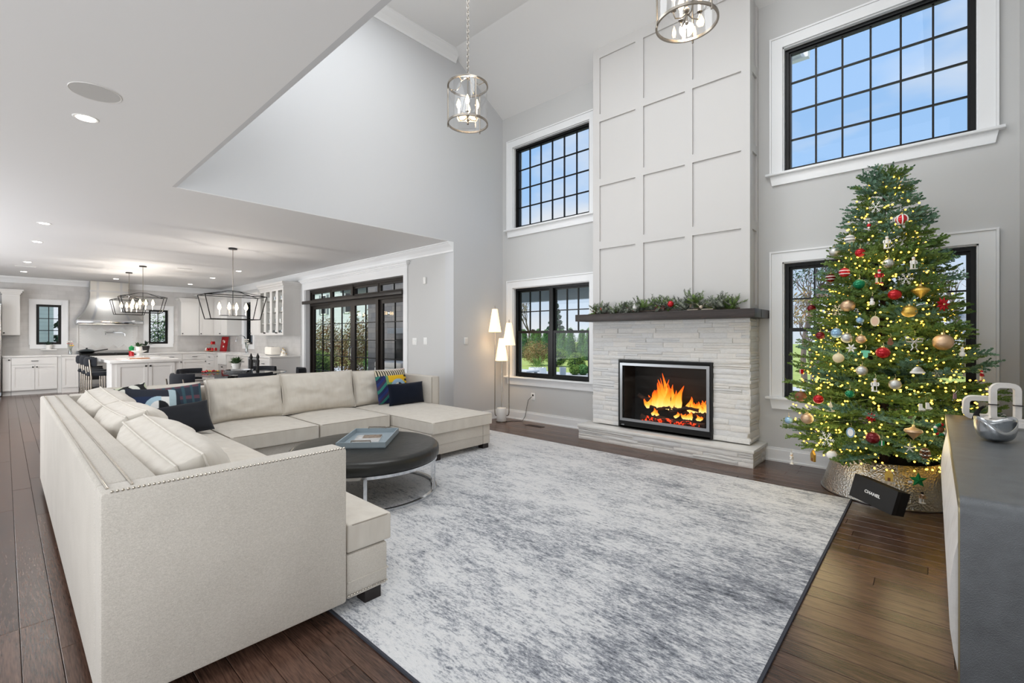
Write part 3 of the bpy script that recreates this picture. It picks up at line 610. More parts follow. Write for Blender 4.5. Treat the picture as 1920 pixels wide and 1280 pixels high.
# near T-shaped cushion (wraps the arm front)
xs = [-2.108, -2.128, -2.215, -2.240, -2.262, -2.6, -3.0, -3.4, -3.72, -3.742]; ys = [.41, .43, .7, 1.0, 1.125, 1.145, 1.24, 1.352, 1.372]
o = slab('seat_cushion', xs, ys, .292, .430, .028, skip=lambda i, j: i < 3 and j < 4, parent=so, seed=3)
piping([(-3.738, .415, .424), (-2.244, .415, .424), (-2.244, 1.13, .424), (-2.112, 1.13, .424), (-2.112, 1.368, .424), (-3.738, 1.368, .424)], o)
piping([(-3.738, .415, .304), (-2.244, .415, .304), (-2.244, 1.13, .304), (-2.112, 1.13, .304), (-2.112, 1.368, .304), (-3.738, 1.368, .304)], o)
seat(-3.75, -5.72, .41, 1.372, seed=5)
seat(-4.715, -5.74, 1.385, 2.205, seed=7); seat(-4.715, -5.74, 2.22, 3.052, seed=9)
xs = [-3.935, -3.955, -4.3, -4.7, -4.935, -4.955, -4.975, -5.3, -5.7, -5.74]; ys = [3.072, 3.092, 3.3, 3.55, 3.80, 3.82, 3.84, 3.95, 3.968]
o = slab('chaise_cushion', xs, ys, .302, .432, .04, skip=lambda i, j: i > 4 and j > 4, parent=so, seed=4)
piping([(-3.939, 3.076, .424), (-3.939, 3.964, .424), (-4.95, 3.964, .424), (-4.95, 3.825, .424), (-5.73, 3.825, .424), (-5.73, 3.076, .424)], o)
def pillow(name, w, h, t, mt='cushion_fabric', n=22, pinch=.06, wr=.006, seed=0, paint=None, boxed=0, pipe=True, parent=None, ex=2.6):
    """standing pillow in the local x(width)-z(height) plane, thickness along y, base at z=0"""
    v = []; f = []; cols = []; m = n
    for side in (1, -1):
        for j in range(m+1):
            for i in range(n+1):
                u, q = 2*i/n-1, 2*j/m-1
                pu = 1-pinch*(1-q*q)*abs(u)**3; pq = 1-pinch*(1-u*u)*abs(q)**3
                x, z = u*w/2*pu, h/2+q*h/2*pq
                d = max(0, (1-abs(u)**ex)*(1-abs(q)**ex))**.5; y = side*(t/2*d+boxed*.5)
                y += side*wr*noise.fractal(Vector((x*5+seed, z*9, side)), 1, 2, 3)*d
                y += -.16*t*(q-.2)*abs(q)*0
                v.append((x, y, z))
                cols.append(paint(u, q) if paint else (1, 1, 1))
    S = (n+1)*(m+1)
    for sidx in (0, 1):
        for j in range(m):
            for i in range(n):
                a = sidx*S+j*(n+1)+i; q = (a, a+1, a+n+2, a+n+1); f.append(q[::-1] if sidx == 0 else q)
    for i in range(n): f.append((i, i+1, S+i+1, S+i)); k = m*(n+1); f.append((k+i+1, k+i, S+k+i, S+k+i+1))
    for j in range(m): a, c = j*(n+1), (j+1)*(n+1); f.append((c, a, S+a, S+c)); f.append((a+n, c+n, S+c+n, S+a+n))
    o = B().add(v, f).build(name, mt, parent, smooth=True, ang=180, cols=cols if paint else None)
    if pipe:
        for yo in ((0,) if not boxed else (boxed/2, -boxed/2)):
            lp = [v[i] for i in range(n+1)]+[v[j*(n+1)+n] for j in range(1, m+1)]+[v[m*(n+1)+i] for i in range(n-1, -1, -1)]+[v[j*(n+1)] for j in range(m-1, 0, -1)]
            pb = B().tube([(p[0]*1.004, yo, (p[2]-h/2)*1.006+h/2) for p in lp], .0055, 5, closed=True).build('piping', mt if not paint else 'charcoal', o, smooth=True)
    return o
def pose(o, loc, face, lean=12, roll=0):
    """face: heading (deg) of the pillow's front; lean back degrees"""
    M = Matrix.Translation(loc) @ Matrix.Rotation(radians(face-90), 4, 'Z') @ Matrix.Rotation(radians(lean), 4, 'X') @ Matrix.Rotation(radians(roll), 4, 'Y')
    o.matrix_world = M
    return o
def backc(w, h, t, loc, face, lean, seed, boxed=.09, roll=0):
    o = pillow('back_cushion', w, h, t, seed=seed, boxed=boxed, wr=.022, pinch=.04, n=30, ex=3.2); 
    pose(o, loc, face, lean, roll); mw = o.matrix_world.copy(); o.parent = so; o.matrix_parent_inverse = Matrix.Identity(4); o.matrix_local = Matrix.Translation(-Vector(ORG[so.name])) @ mw
    return o
zc = .445
for i, (x, w, ln, rl) in enumerate(((-2.84, 1.14, 19, 2), (-4.02, 1.04, 15, -2), (-5.06, .96, 15, 2))): backc(w, .44, .27, (x, .65, zc), 90, ln, 10+i*7, .10, rl)
backc(.78, .43, .20, (-5.60, .98, zc), 0, 14, 40); backc(.74, .46, .20, (-5.55, 1.79, zc), 0, 13, 47); backc(.90, .47, .20, (-5.55, 2.60, zc), 0, 13, 53); backc(.76, .45, .18, (-5.59, 3.44, zc), 0, 10, 60)
# ---------------------------------------------------------------- throw pillows
PAL = [lin(c) for c in ('0f1a33', 'e2b81f', 'd9d5cc', '3f9a6a', '1c2f63', 'b24a3a', '7fb0c8', '16181c')]
cm = colmat('printed_fabric', .85, bump=(200, .2, .003))
def swirl(u, q):
    a = sin(7*u+3*sin(4*q+1))+cos(6*q+2.2*sin(5*u)); return lin('17181a') if abs(a) < .28 else (lin('c3cbb0') if a > 0 else lin('dedfd6'))
def geo(u, q):
    d = hypot(u+.05, (q-.0)*.9)
    if d < .33: return lin('0d1015') if u < .0 else (lin('5b86b8') if q < -.05 and u > .1 else lin('e8e9e8'))
    if d < .52 and u > -.1: return lin('a9c6d6')
    if u < -.62: return lin('1b2430')
    if u < -.38: return lin('a8bec6')
    if q > .55: return lin('1d2330')
    return lin('e3e5e3') if u < .1 else lin('16284a')
def plaid(u, q):
    a = int((u+1)*9) % 3; b_ = int((q+1)*7) % 4
    return lin('2c4a55') if a == 0 else (lin('5a3a46') if b_ == 1 else lin('22303f'))
def bird(u, q):
    if q > .62: return lin('d3c9b0') if int((u+1)*14) % 2 else lin('2d2a26')
    if u < -.72: return lin('e0b325') if int((q+1)*8) % 2 else lin('23241f')
    d = hypot(u+.25, q+.1)
    if d < .28: return lin('ded9c8') if (u+.25)*(q+.1) > 0 else lin('1c1d22')
    if d < .5: return lin('95b3cc')
    if q > .2 and u < .35: return lin('e4b71d')
    if q > .05 and u < .5: return lin('6e9a63')
    a = int((u+q+3)*5) % 4
    return lin(('1b2d6b', '12204a', '2b7a6f', '3a2f52')[a])
def throw(label, w, h, t, loc, face, lean, roll=0, mt='printed_fabric', paint=None, seed=0, n=22, group=None, nm='throw_pillow'):
    o = pillow(nm, w, h, t, mt=mt, paint=paint, seed=seed, n=n, pipe=False, pinch=.05)
    pose(o, loc, face, lean, roll); return tag(o, label, 'pillow', group)
G1 = 'throw pillows on the sectional sofa'
throw('square pillow printed with black swirls on pale green, in the sofa corner', .46, .46, .15, (-5.38, .78, .46), 10, 22, 8, paint=swirl, n=110, group=G1)
throw('square pillow with a black and white circle on blue shapes', .46, .44, .15, (-5.22, .93, .46), 5, 24, -6, paint=geo, n=110, group=G1)
throw('dark teal plaid pillow behind the charcoal velvet pillow', .44, .44, .13, (-5.28, 1.12, .46), -5, 20, 4, paint=plaid, n=90, group=G1)
throw('charcoal grey velvet lumbar pillow tilted on the corner seat', .50, .31, .15, (-4.98, 1.08, .462), -6, 32, 7, mt='charcoal', group=G1)
throw('colourful yellow and blue printed pillow behind the navy velvet pillow', .50, .45, .14, (-5.33, 3.52, .465), 4, 14, 0, paint=bird, n=110, group=G1)
throw('pale pink pillow at the back of the chaise', .50, .44, .12, (-5.44, 3.60, .465), 4, 12, 3, mt=mat('pink_fabric', 'd9c4bd', .9), group=G1)
throw('deep navy velvet lumbar pillow standing on the chaise', .56, .28, .15, (-5.10, 3.56, .468), 2, 8, 0, mt='navy', group=G1)
# ================================================================ coffee table
TX, TY, TR = -3.66, 2.13, .625
ct = thing('coffee_table', 'round black leather top coffee table on a polished metal ring base', 'coffee table', (TX, TY, .012))
pr = [(0.001, .30), (TR-.05, .30), (TR-.012, .305), (TR, .325), (TR+.002, .36), (TR-.003, .39), (TR-.02, .405), (TR-.06, .411), (TR*.6, .414), (.001, .415)]
B().lathe(pr, (TX, TY, 0), 72, False).build('top', 'leather', ct, smooth=True, ang=60)
RB = TR-.02
def ring(r0, r1, z0, z1, n=72): return B().lathe([(r0, z0), (r1, z0), (r1, z1), (r0, z1), (r0, z0)], (TX, TY, 0), n, False)
ring(RB-.02, RB+.004, .276, .298).build('upper_ring', 'chrome', ct); ring(RB-.03, RB+.0, .012, .034).build('base_ring', 'chrome', ct)
for a in (-62, -38, 28, 52, 118, 142, 208, 232):
    a = radians(a+7); x, y = TX+(RB-.014)*cos(a), TY+(RB-.014)*sin(a); B().box(-.013, -.007, .034, .013, .007, .276).xf(Matrix.Translation((x, y, 0)) @ Matrix.Rotation(a+pi/2, 4, 'Z')).build('leg', 'chrome', ct)
tb = thing('serving_tray', 'pale blue grey rectangular tray on the coffee table', 'tray', (0, 0, 0)); tx0, tx1, ty0, ty1 = -.31, .31, -.205, .205
B().box(tx0, ty0, 0, tx1, ty1, .008).build('tray_base', 'tray_blue', tb)
b = B(); b.box(tx0, ty0, 0, tx0+.01, ty1, .05); b.box(tx1-.01, ty0, 0, tx1, ty1, .05); b.box(tx0+.01, ty0, 0, tx1-.01, ty0+.01, .05); b.box(tx0+.01, ty1-.01, 0, tx1-.01, ty1, .05); b.build('rim', 'tray_blue', tb)
for s in (-1, 1): B().tube([(s*.302, -.08, .048), (s*.302, -.08, .062), (s*.302, .08, .062), (s*.302, .08, .048)], .006, 6).build('handle', 'nickel', tb)
place(tb, (-3.76, 2.22, .4155), radians(136))
mg = thing('magazine', 'glossy magazine lying in the tray on the coffee table', 'magazine', (0, 0, 0)); B().box(-.15, -.11, 0, .15, .11, .010).build('pages', 'white', mg)
n = 40; v = []; f = []; c = []
for j in range(n+1):
    for i in range(n+1):
        x, y = -.15+.3*i/n, -.11+.22*j/n; v.append((x, y, .0108)); g = .5+.5*noise.fractal(Vector((x*60, y*22, 1)), 1, 2, 3)
        c.append(tuple(g*k for k in (.55, .42, .32)) if x > .0 and y < .05 else tuple(.35+.45*g for k in range(3)))
for j in range(n):
    for i in range(n): a = j*(n+1)+i; f.append((a, a+1, a+n+2, a+n+1))
B().add(v, f).build('cover', colmat('print', .25), mg, cols=c); place(mg, (-3.77, 2.21, .4238), radians(142))
# ================================================================ floor lamp
LX, LY = -5.08, 5.33
fl = thing('floor_lamp', 'three-armed floor lamp with paper cone shades and white marble base', 'floor lamp', (LX, LY, 0))
B().cyl(LX, LY, .001, .012, .088, n=32).build('foot', 'nickel', fl); B().lathe([(.075, .012), (.078, .02), (.078, .205), (.070, .22), (.001, .222)], (LX, LY, 0), 32).build('base', 'marble', fl)
rv = Vector((.7394, .6732, 0)); fw = Vector((-.6732, .7394, 0))
def lamp_arm(off, dep, zpole, zs0, zs1, r0=.101, r1=.043):
    c = Vector((LX, LY, 0)); s = 1 if off > 0 else -1; o = c+rv*off+fw*dep; e = c+(o-c).normalized()*.07
    if abs(off) > .03: pts = [e+Vector((0, 0, .10)), e.lerp(o, .5)+Vector((0, 0, .095)), e.lerp(o, .85)+Vector((0, 0, .11)), o+Vector((0, 0, .15))]
    else: pts = [c+fw*.03+Vector((0, 0, .2)), o+Vector((0, 0, .3))]
    pts += [o+Vector((0, 0, zs0)), o+Vector((0, 0, zs1+.04))]
    pole = B().tube(pts, .0075, 8).build('pole', 'nickel', fl)
    sh = B().lathe([(r0, zs0), (r1, zs1), (r1-.002, zs1), (r0-.002, zs0)], o[:], 36, False).build('lamp_shade', 'shade', fl, smooth=True)
    B().lathe([(.001, zs0-.001), (r1*.9, zs0)], (o[0], o[1], .0), 8).build('socket', 'nickel', fl) if False else None
    B().cyl(o[0], o[1], zs1+.0, zs1+.055, .003, n=8).build('finial', 'nickel', sh)
    b = B().lathe([(.001, 0), (.018, .012), (.028, .05), (.022, .08), (.012, .1), (.001, .102)], (o[0], o[1], zs0+.10), 12).build('light_bulb', 'bulb', sh)
    light('lamp_light', 'POINT', (o[0], o[1], zs0+.13), 7.5, (1, .74, .42), size=.03)
lamp_arm(-.105, .0, 0, 1.425, 1.79); lamp_arm(.12, -.02, 0, 1.215, 1.57); lamp_arm(.0, .08, 0, .965, 1.325)
cord = B().tube([(LX+.09, LY+.02, .006), (-4.98, 5.45, .005), (-4.90, 5.50, .006), (-4.84, 5.56, .008), (-4.83, 5.62, .08), (-4.80, 5.63, .25), (-4.77, 5.625, .34), (-4.72, 5.625, .385), (-4.70, 5.64, .40)], .004, 6).build('lamp_cord', 'black_matte'); tag(cord, 'thin dark cord running from the floor lamp up to the wall outlet', 'cord')
def plate(name, label, cat, mp, a, z, w=.075, h=.115, kindp='outlet'):
    t_ = thing(name, label, cat, mp(a, 0, z)); B(mp).box(a-w/2, -.006, z-h/2, a+w/2, 0, z+h/2, r=.002).build('plate', 'white', t_)
    n = max(1, round(w/.06)-0) if w > .09 else 1
    for i in range(n):
        c = a+(i-(n-1)/2)*.046
        if kindp == 'outlet':
            for dz in (-.02, .02): B(mp).box(c-.016, -.008, z+dz-.014, c+.016, -.005, z+dz+.014).box(c-.008, -.0085, z+dz-.006, c-.005, -.007, z+dz+.006).build('socket', 'black_matte' if dz > 0 and 'lamp' in label else 'white', t_)
        else: B(mp).box(c-.016, -.011, z-.033, c+.016, -.005, z+.033).build('rocker', 'white', t_)
    return t_
plate('wall_outlet', 'wall outlet below the left window holding the lamp plug', 'outlet', mY(YW), -4.70, .40)
plate('light_switch', 'wide light switch plate nearest the patio door', 'switch', mY(YD), -6.35, 1.27, .115, .115, 's')
plate('light_switch', 'light switch plate right of the wider one by the patio door', 'switch', mY(YD), -6.06, 1.28, .09, .115, 's')
t_ = thing('motion_sensor', 'small white sensor high on the wall right of the patio door', 'sensor', (-6.06, YD, 2.26)); B().box(-6.09, YD-.03, 2.20, -6.03, YD, 2.31, r=.008).build('housing', 'white', t_); B().box(-6.075, YD-.033, 2.21, -6.045, YD-.029, 2.24).build('lens', 'pot', t_)
t_ = thing('thermostat', 'small wall control on the white side wall left of the floor lamp', 'thermostat', (XA, 4.83, 1.28)); B().box(XA, 4.79, 1.23, XA+.012, 4.86, 1.34, r=.003).build('plate', 'white', t_); B().box(XA+.012, 4.80, 1.25, XA+.016, 4.85, 1.32).build('screen', 'cab', t_)
t_ = thing('floor_vent', 'wooden slotted floor vent under the left window', 'vent', (-4.45, 5.40, 0)); b = B(); rect_frame(b, -4.60, -4.30, 0, 1, .01, 0, 1) if False else None
B().box(-4.60, 5.35, .0, -4.30, 5.36, .004).box(-4.60, 5.44, 0, -4.30, 5.45, .004).box(-4.60, 5.36, 0, -4.59, 5.44, .004).box(-4.31, 5.36, 0, -4.30, 5.44, .004).build('rim', 'mantel', t_)
for i in range(12): B().box(-4.585+i*.0235, 5.36, .0, -4.573+i*.0235, 5.44, .003).build('slat', 'mantel', t_)
# ================================================================ hanging glass lanterns
def lantern(x, y, label):
    R, z0, z1 = .205, 3.55, 3.955
    t = thing('pendant_lantern', label, 'pendant light', (x, y, z0), 'glass drum lanterns in the great room')
    for z in (z0, z1-.016): B().lathe([(R-.008, z), (R+.006, z), (R+.006, z+.018), (R-.008, z+.018), (R-.008, z)], (x, y, 0), 48, False).build('ring', 'nickel', t)
    B().lathe([(R-.006, z0+.006), (R-.006, z1-.006)], (x, y, 0), 48, False).build('glass_drum', 'lamp_glass', t, smooth=True)
    for k in range(3):
        a = radians(100+120*k); c, s = cos(a), sin(a); px, py = x+(R+.003)*c, y+(R+.003)*s
        B().tube([(px, py, z0-.02), (px, py, z1)], .007, 6).build('upright', 'nickel', t)
    b = B()
    for k in range(4):
        a = radians(20+90*k); c, s = cos(a), sin(a); b.tube([(x+R*c, y+R*s, z1), (x+R*.62*c, y+R*.62*s, z1-.02), (x+.09*c, y+.09*s, z1+.015), (x+.08*c, y+.08*s, z1+.06), (x+.03*c, y+.03*s, z1+.085), (x, y, z1+.09)], .005, 6)
    b.cyl(x, y, z1+.07, z1+.11, .022, .012, 12); b.build('crown_frame', 'nickel', t)
    B().tube([(x, y, z1+.07), (x, y, z0+.06), (x, y, z0+.0)], .006, 8).ball((x, y, z0+.01), .013, 10, 6).ball((x, y, z0+.10), .02, 10, 6).build('stem', 'nickel', t)
    for k in range(4):
        a = radians(45+90*k); c, s = cos(a), sin(a); r = .095
        arm = B().tube([(x, y, z0+.08), (x+.4*r*c, y+.4*r*s, z0+.045), (x+.85*r*c, y+.85*r*s, z0+.04), (x+r*c, y+r*s, z0+.07), (x+r*c, y+r*s, z0+.09)], .005, 6).lathe([(.006, 0), (.020, .006), (.006, .014)], (x+r*c, y+r*s, z0+.085), 12).build('arm', 'nickel', t)
        B().cyl(x+r*c, y+r*s, z0+.095, z0+.165, .011, n=10).build('candle_sleeve', 'marble', arm)
        B().lathe([(.001, 0), (.014, .01), (.022, .038), (.016, .065), (.005, .09), (.001, .10)], (x+r*c, y+r*s, z0+.165), 12, False).build('light_bulb', 'bulb', arm, smooth=True)
    # chain links
    b = B(); z = z1+.11; k = 0
    while z < ZG-.03:
        pts = [(cos(q)*.011, 0, sin(q)*.019) for q in [2*pi*i/10 for i in range(10)]]
        M = Matrix.Translation((x, y, z+.016)) @ Matrix.Rotation(k % 2*pi/2+.4, 4, 'Z'); i0 = len(b.v); b.tube(pts, .0028, 5, closed=True); b.xf(M, i0); z += .031; k += 1
    b.build('chain', 'nickel', t); B().lathe([(.065, ZG), (.065, ZG-.008), (.05, ZG-.024), (.012, ZG-.03)], (x, y, 0), 24).build('canopy', 'nickel', t)
    light('lantern_light', 'POINT', (x, y, z0+.21), 12, (1, .88, .74), size=.05)
lantern(-3.57, 3.24, 'glass drum pendant lantern hanging on the left by the side wall')
lantern(-1.285, 3.24, 'glass drum pendant lantern in front of the panelled chimney')
# ================================================================ open cage lanterns over table and island
def cage(x, y, s, zt, rot, label, group, H=.40, W=.68, D=.26, dr=None, nb=4):
    """tapered open frame: top rect WxD at zt-.., bottom smaller"""
    t = thing('cage_lantern', label, 'chandelier', (0, 0, 0), group); m = 'black_metal'
    w1, d1, w0, d0 = W/2, D/2, W/2*.80, D/2*.8; zb, zu = zt-H, zt-.085; T = .008
    def rct(w, d, z, n):
        for p, q in (((-w, -d), (w, -d)), ((w, -d), (w, d)), ((w, d), (-w, d)), ((-w, d), (-w, -d))): B().tube([(p[0], p[1], z), (q[0], q[1], z)], T, 4).build(n, m, t)
    rct(w1, d1, zu, 'top_bar'); rct(w0, d0, zb, 'bottom_bar')
    for a in (-1, 1):
        for c in (-1, 1): B().tube([(a*w1, c*d1, zu), (a*w0, c*d0, zb)], T, 4).build('corner_bar', m, t)
        B().tube([(a*w1, -d1, zu), (a*w1*.55, 0, zt-.03), (a*w1, d1, zu)], T*.8, 4).build('gable_bar', m, t) if False else None
    for c in (-1, 1): B().tube([(-w1, c*d1, zu), (-w1*.45, c*d1*.4, zt-.035), (-w1*.2, 0, zt-.005), (0, 0, zt), (w1*.2, 0, zt-.005), (w1*.45, c*d1*.4, zt-.035), (w1, c*d1, zu)], T*.8, 4).build('arched_bar', m, t)
    B().tube([(0, 0, zt), (0, 0, ZC-.02)], .005, 6).build('hanging_rod', 'nickel', t); B().cyl(0, 0, ZC-.022, ZC, .062, n=24).build('canopy', m, t)
    B().tube([(0, 0, zt), (0, 0, zb+.06)], .006, 6).build('stem', m, t); B().tube([(-w0*.55, 0, zb+.06), (w0*.55, 0, zb+.06)], .006, 6).build('candle_bar', m, t)
    for i in range(nb):
        cx = (-.5+i/(nb-1))*w0*1.05; cy = .03*(-1)**i
        c_ = B().cyl(cx, cy, zb+.06, zb+.15, .011, n=10).build('candle_sleeve', 'marble', t)
        B().lathe([(.001, 0), (.018, .01), (.028, .04), (.020, .075), (.001, .12)], (cx, cy, zb+.15), 10, False).build('light_bulb', 'bulb', c_, smooth=True)
    sh = B().lathe([(.042, zb+.05), (.042, zb+.26)], (0, 0, 0), 16, False)
    place(t, (x, y, 0), rot)
    light('cage_light', 'POINT', (x, y, zb+.2), 30, (1, .93, .86), size=.015)
    return t
cage(-8.37, 2.49, 1, 2.09, radians(90), 'black cage chandelier over the dining table', 'black cage chandeliers', H=.46, W=.88, D=.40)
cage(-11.82, 1.89, 1, 2.235, radians(90), 'nearer black cage chandelier over the kitchen island', 'black cage chandeliers', H=.40, W=.74, D=.30)
cage(-13.22, 1.87, 1, 2.24, radians(90), 'farther black cage chandelier over the kitchen island', 'black cage chandeliers', H=.40, W=.62, D=.30)
# ================================================================ recessed lights, speaker, vents
cans = [(-4.10, .36, 'large recessed ceiling light beside the ceiling speaker'), (-8.29, .34, 'recessed ceiling light first in the far left row'), (-9.98, .335, 'recessed ceiling light second in the far left row'), (-12.82, .30, 'recessed ceiling light third in the far left row'), (-14.77, .29, 'recessed ceiling light nearest the left kitchen wall'),
        (-14.93, 1.86, 'recessed ceiling light in front of the range hood'), (-14.95, 3.41, 'recessed ceiling light nearest the corner cabinets'), (-12.98, 3.42, 'middle recessed ceiling light before the glass cabinet'), (-11.19, 3.44, 'recessed ceiling light nearest the patio doors')]
for x, y, lb in cans:
    t = thing('recessed_light', lb, 'ceiling light', (x, y, ZC), 'recessed ceiling lights')
    B().lathe([(.048, ZC-.002), (.062, ZC-.004), (.068, ZC), (.048, ZC)], (x, y, 0), 28, False).build('trim_ring', 'white', t); B().cyl(x, y, ZC-.004, ZC-.001, .049, n=28).build('lens', 'can_light', t)
    light('can_light', 'SPOT', (x, y, ZC-.02), 40, (1, .98, .95), size=.05, spot_size=radians(150), spot_blend=.8)
t = thing('ceiling_speaker', 'round flush ceiling speaker grille on the lower ceiling', 'speaker', (-3.63, .36, ZC))
B().lathe([(.112, ZC-.002), (.118, ZC-.004), (.120, ZC)], (-3.63, .36, 0), 40, False).build('rim', 'cab', t); B().cyl(-3.63, .36, ZC-.003, ZC-.001, .112, n=40).build('grille', mat('grille', 'c2c1bf', .8, bump=(900, .3, .002)), t)
for x, y, lb in ((-13.68, .29, 'slim ceiling vent by the left row of lights'), (-11.6, 2.55, 'slim ceiling vent near the middle of the kitchen ceiling')):
    t = thing('ceiling_vent', lb, 'vent', (x, y, ZC)); B().box(x-.07, y-.15, ZC-.004, x+.07, y+.15, ZC).build('rim', 'white', t)
    for i in range(4): B().box(x-.05+i*.03, y-.13, ZC-.006, x-.04+i*.03, y+.13, ZC-.003).build('slat', 'grille', t)
# ================================================================ Christmas tree
mat('needle', '7f984f', .5, var=(6, '587a3e', .35, .7)); mat('needle_blue', '84a890', .5, var=(6, '54795f', .35, .7)); mat('trunk', '3a2a20', .9)
CX, CY = -.31, 5.05
tree = thing('christmas_tree', 'tall decorated green Christmas tree in front of the right window', 'christmas tree', (CX, CY, 0))
PZ = [.30, .45, .68, 1.04, 1.49, 1.95, 2.40, 2.63, 2.82]; PR = [.50, .64, .68, .61, .48, .38, .25, .15, .03]
def prof(z):
    if z <= PZ[0]: return PR[0]
    for i in range(len(PZ)-1):
        if z <= PZ[i+1]: k = (z-PZ[i])/(PZ[i+1]-PZ[i]); return PR[i]*(1-k)+PR[i+1]*k
    return .02
def clipr(a, r):
    s, c = sin(a), cos(a)
    if s > 0: r = min(r, (5.53-CY)/s)
    if c > 0: r = min(r, (.40-CX)/c)
    return r
def bough(L, seed, dens=1.0):
    """needled bough along +x"""
    r = random.Random(seed); v = []; f = []
    def needle(p, d, n, L):
        d = d.normalized(); s = d.cross(n)
        if s.length < 1e-4: s = d.orthogonal()
        s = s.normalized()*.0034; q = p+d*L; k = len(v); v.extend([(p-s)[:], (p+d*L*.5-s*1.3)[:], q[:], (p+d*L*.5+s*1.3)[:], (p+s)[:]]); f.append((k, k+1, k+2, k+3, k+4))
    def twig(p, d, l, fat):
        d = d.normalized(); m = max(3, int(l/.0075*dens)); e1 = d.orthogonal().normalized(); e2 = d.cross(e1); k = len(v)
        for q in (e1, e2, -e1, -e2): v.append((p+q*.0022)[:])
        for q in (e1, e2, -e1, -e2): v.append((p+d*l+q*.001)[:])
        f.extend([(k+i, k+(i+1) % 4, k+4+(i+1) % 4, k+4+i) for i in range(4)])
        for i in range(m):
            s = (i+r.random())/m; c = p+d*l*s; nl = fat*(1-.35*s)*r.uniform(.8, 1.15)
            for q in range(3):
                a = r.random()*2*pi; o = e1*cos(a)+e2*sin(a); needle(c, d*.75+o*.85+Vector((0, 0, .12)), o, nl)
        for q in range(5): a = q*1.26; needle(p+d*l, d*1.1+(e1*cos(a)+e2*sin(a))*.35, e1, fat*.8)
    p = Vector((0, 0, 0)); d = Vector((1, 0, .04)); n = max(3, int(L/.042)); st = L/n
    for i in range(n):
        q = p+d*st; twig(p, q-p, st, .022 if i > n*.3 else .014)
        s = i/n
        if s > .22:
            tl = (.17*(1-s)+.055)*min(1, L/.35)
            for sd in (1, -1):
                if r.random() < .93: twig(q, Vector((.85, sd*r.uniform(.55, .95), r.uniform(-.12, .25))), tl*r.uniform(.75, 1.15), .022)
            if r.random() < .5: twig(q, Vector((.8, r.uniform(-.4, .4), r.uniform(.35, .8))), tl*.6, .02)
        p = q; d = Vector((1, r.uniform(-.1, .1), d.z+r.uniform(-.05, .05)))
    return v, f
BM_ = []
for L in (.18, .28, .38, .48, .58, .68):
    for sd in range(2 if L > .2 else 3):
        v, f = bough(L, int(L*100)+sd*7)
        for mt in ('needle', 'needle_blue'):
            o = B().add(v, f).build('bough', mt, smooth=True, ang=180); BM_.append((L, mt, o.data)); bpy.data.objects.remove(o)
B().lathe([(.035, .02), (.03, 1.5), (.012, 2.5), (.003, 2.70)], (CX, CY, 0), 10).build('trunk', 'trunk', tree)
rt = random.Random(11); nb = 0
def put_bough(z, a, R, tilt, blue=.3):
    global nb
    r0 = .02; L = clipr(a, R)-r0
    if L < .1: L = .1
    c = [m for m in BM_ if abs(m[0]-L) < .075 and m[1] == ('needle_blue' if rt.random() < blue else 'needle')] or [m for m in BM_ if abs(m[0]-L) < .12]
    m = rt.choice(c or BM_); o = bpy.data.objects.new('bough', m[2]); COL.objects.link(o); o.parent = tree; s = L/m[0]/max(.8, cos(tilt))
    o.location = (r0*cos(a), r0*sin(a), z); o.rotation_euler = (rt.uniform(-.35, .35), -tilt, a); o.scale = (s, s, s) if s < 1.25 else (s, 1.1, 1.1); nb += 1
z = .42; k = 0
while z < 2.62:
    R = prof(z+.03); n = int(round(8+10.5*R))
    for i in range(n):
        a = 2*pi*(i+.5*(k % 2))/n+rt.uniform(-.18, .18); tl = (-.10 if z < .6 else .08+.10*(z/2.6))+rt.uniform(-.07, .10)
        if sin(a) > .35 and i % 3: continue
        put_bough(z+rt.uniform(-.03, .03), a, R*rt.uniform(.88, 1.10), tl, .25+.4*(z > 2.2))
    z += .078 if z < 1.6 else .08; k += 1
for i in range(10): put_bough(2.55, 2*pi*i/10+.5, .19, rt.uniform(.3, .6), .7)
for i in range(9): put_bough(2.62, 2*pi*i/9+.2, .16, rt.uniform(.45, .9), .8)
for i in range(6): put_bough(2.56, 2*pi*i/6, .17, rt.uniform(.9, 1.15), .8)
for i in range(3): put_bough(2.60, 2*pi*i/3, .155, 1.35, .8)
# short inner growth that closes the gaps near the trunk
iv = []; fi = []
for i in range(150):
    z = .40+2.2*(i/150)**1.15; a = rt.uniform(0, 2*pi); L = clipr(a, prof(z)*.72); v_, f_ = bough(max(.12, L), 900+i, .5)
    M_ = Matrix.Translation((CX, CY, z)) @ Matrix.Rotation(a, 4, 'Z') @ Matrix.Rotation(-rt.uniform(-.15, .35), 4, 'Y'); k_ = len(iv); iv += [(M_ @ Vector(p_))[:] for p_ in v_]; fi += [tuple(q_+k_ for q_ in f__) for f__ in f_]
o = B().add(iv, fi).build('inner_growth', 'needle', tree, smooth=False); o['kind'] = 'stuff'
# string lights: warm bulbs through the boughs
sl = thing('string_lights', 'warm white fairy lights wound through the Christmas tree', 'string lights', (CX, CY, .4))
bb = B().ball((0, 0, 0), .0072, 6, 4).build('bulb', 'fairy', smooth=True); bd = bb.data; bpy.data.objects.remove(bb)
pts = []
for i in range(900):
    z = .32+2.36*(1-sqrt(1-rt.random()*.985)) if rt.random() < .75 else rt.uniform(.9, 2.68); a = rt.uniform(0, 2*pi)
    if rt.random() < .75: a = rt.uniform(pi*.95, 2*pi*1.02)
    r = clipr(a, prof(z))*rt.uniform(.62, 1.0); pts.append((CX+r*cos(a), CY+r*sin(a), z))
pts.sort(key=lambda p: p[0]*-.6732+p[1]*.7394)
for p in pts[:300]:
    o = bpy.data.objects.new('bulb', bd); COL.objects.link(o); o.parent = sl; o.location = (p[0]-CX, p[1]-CY, p[2]-.4)
b = B()
for p in pts[300:]: b.ball(p, .0072, 6, 4)
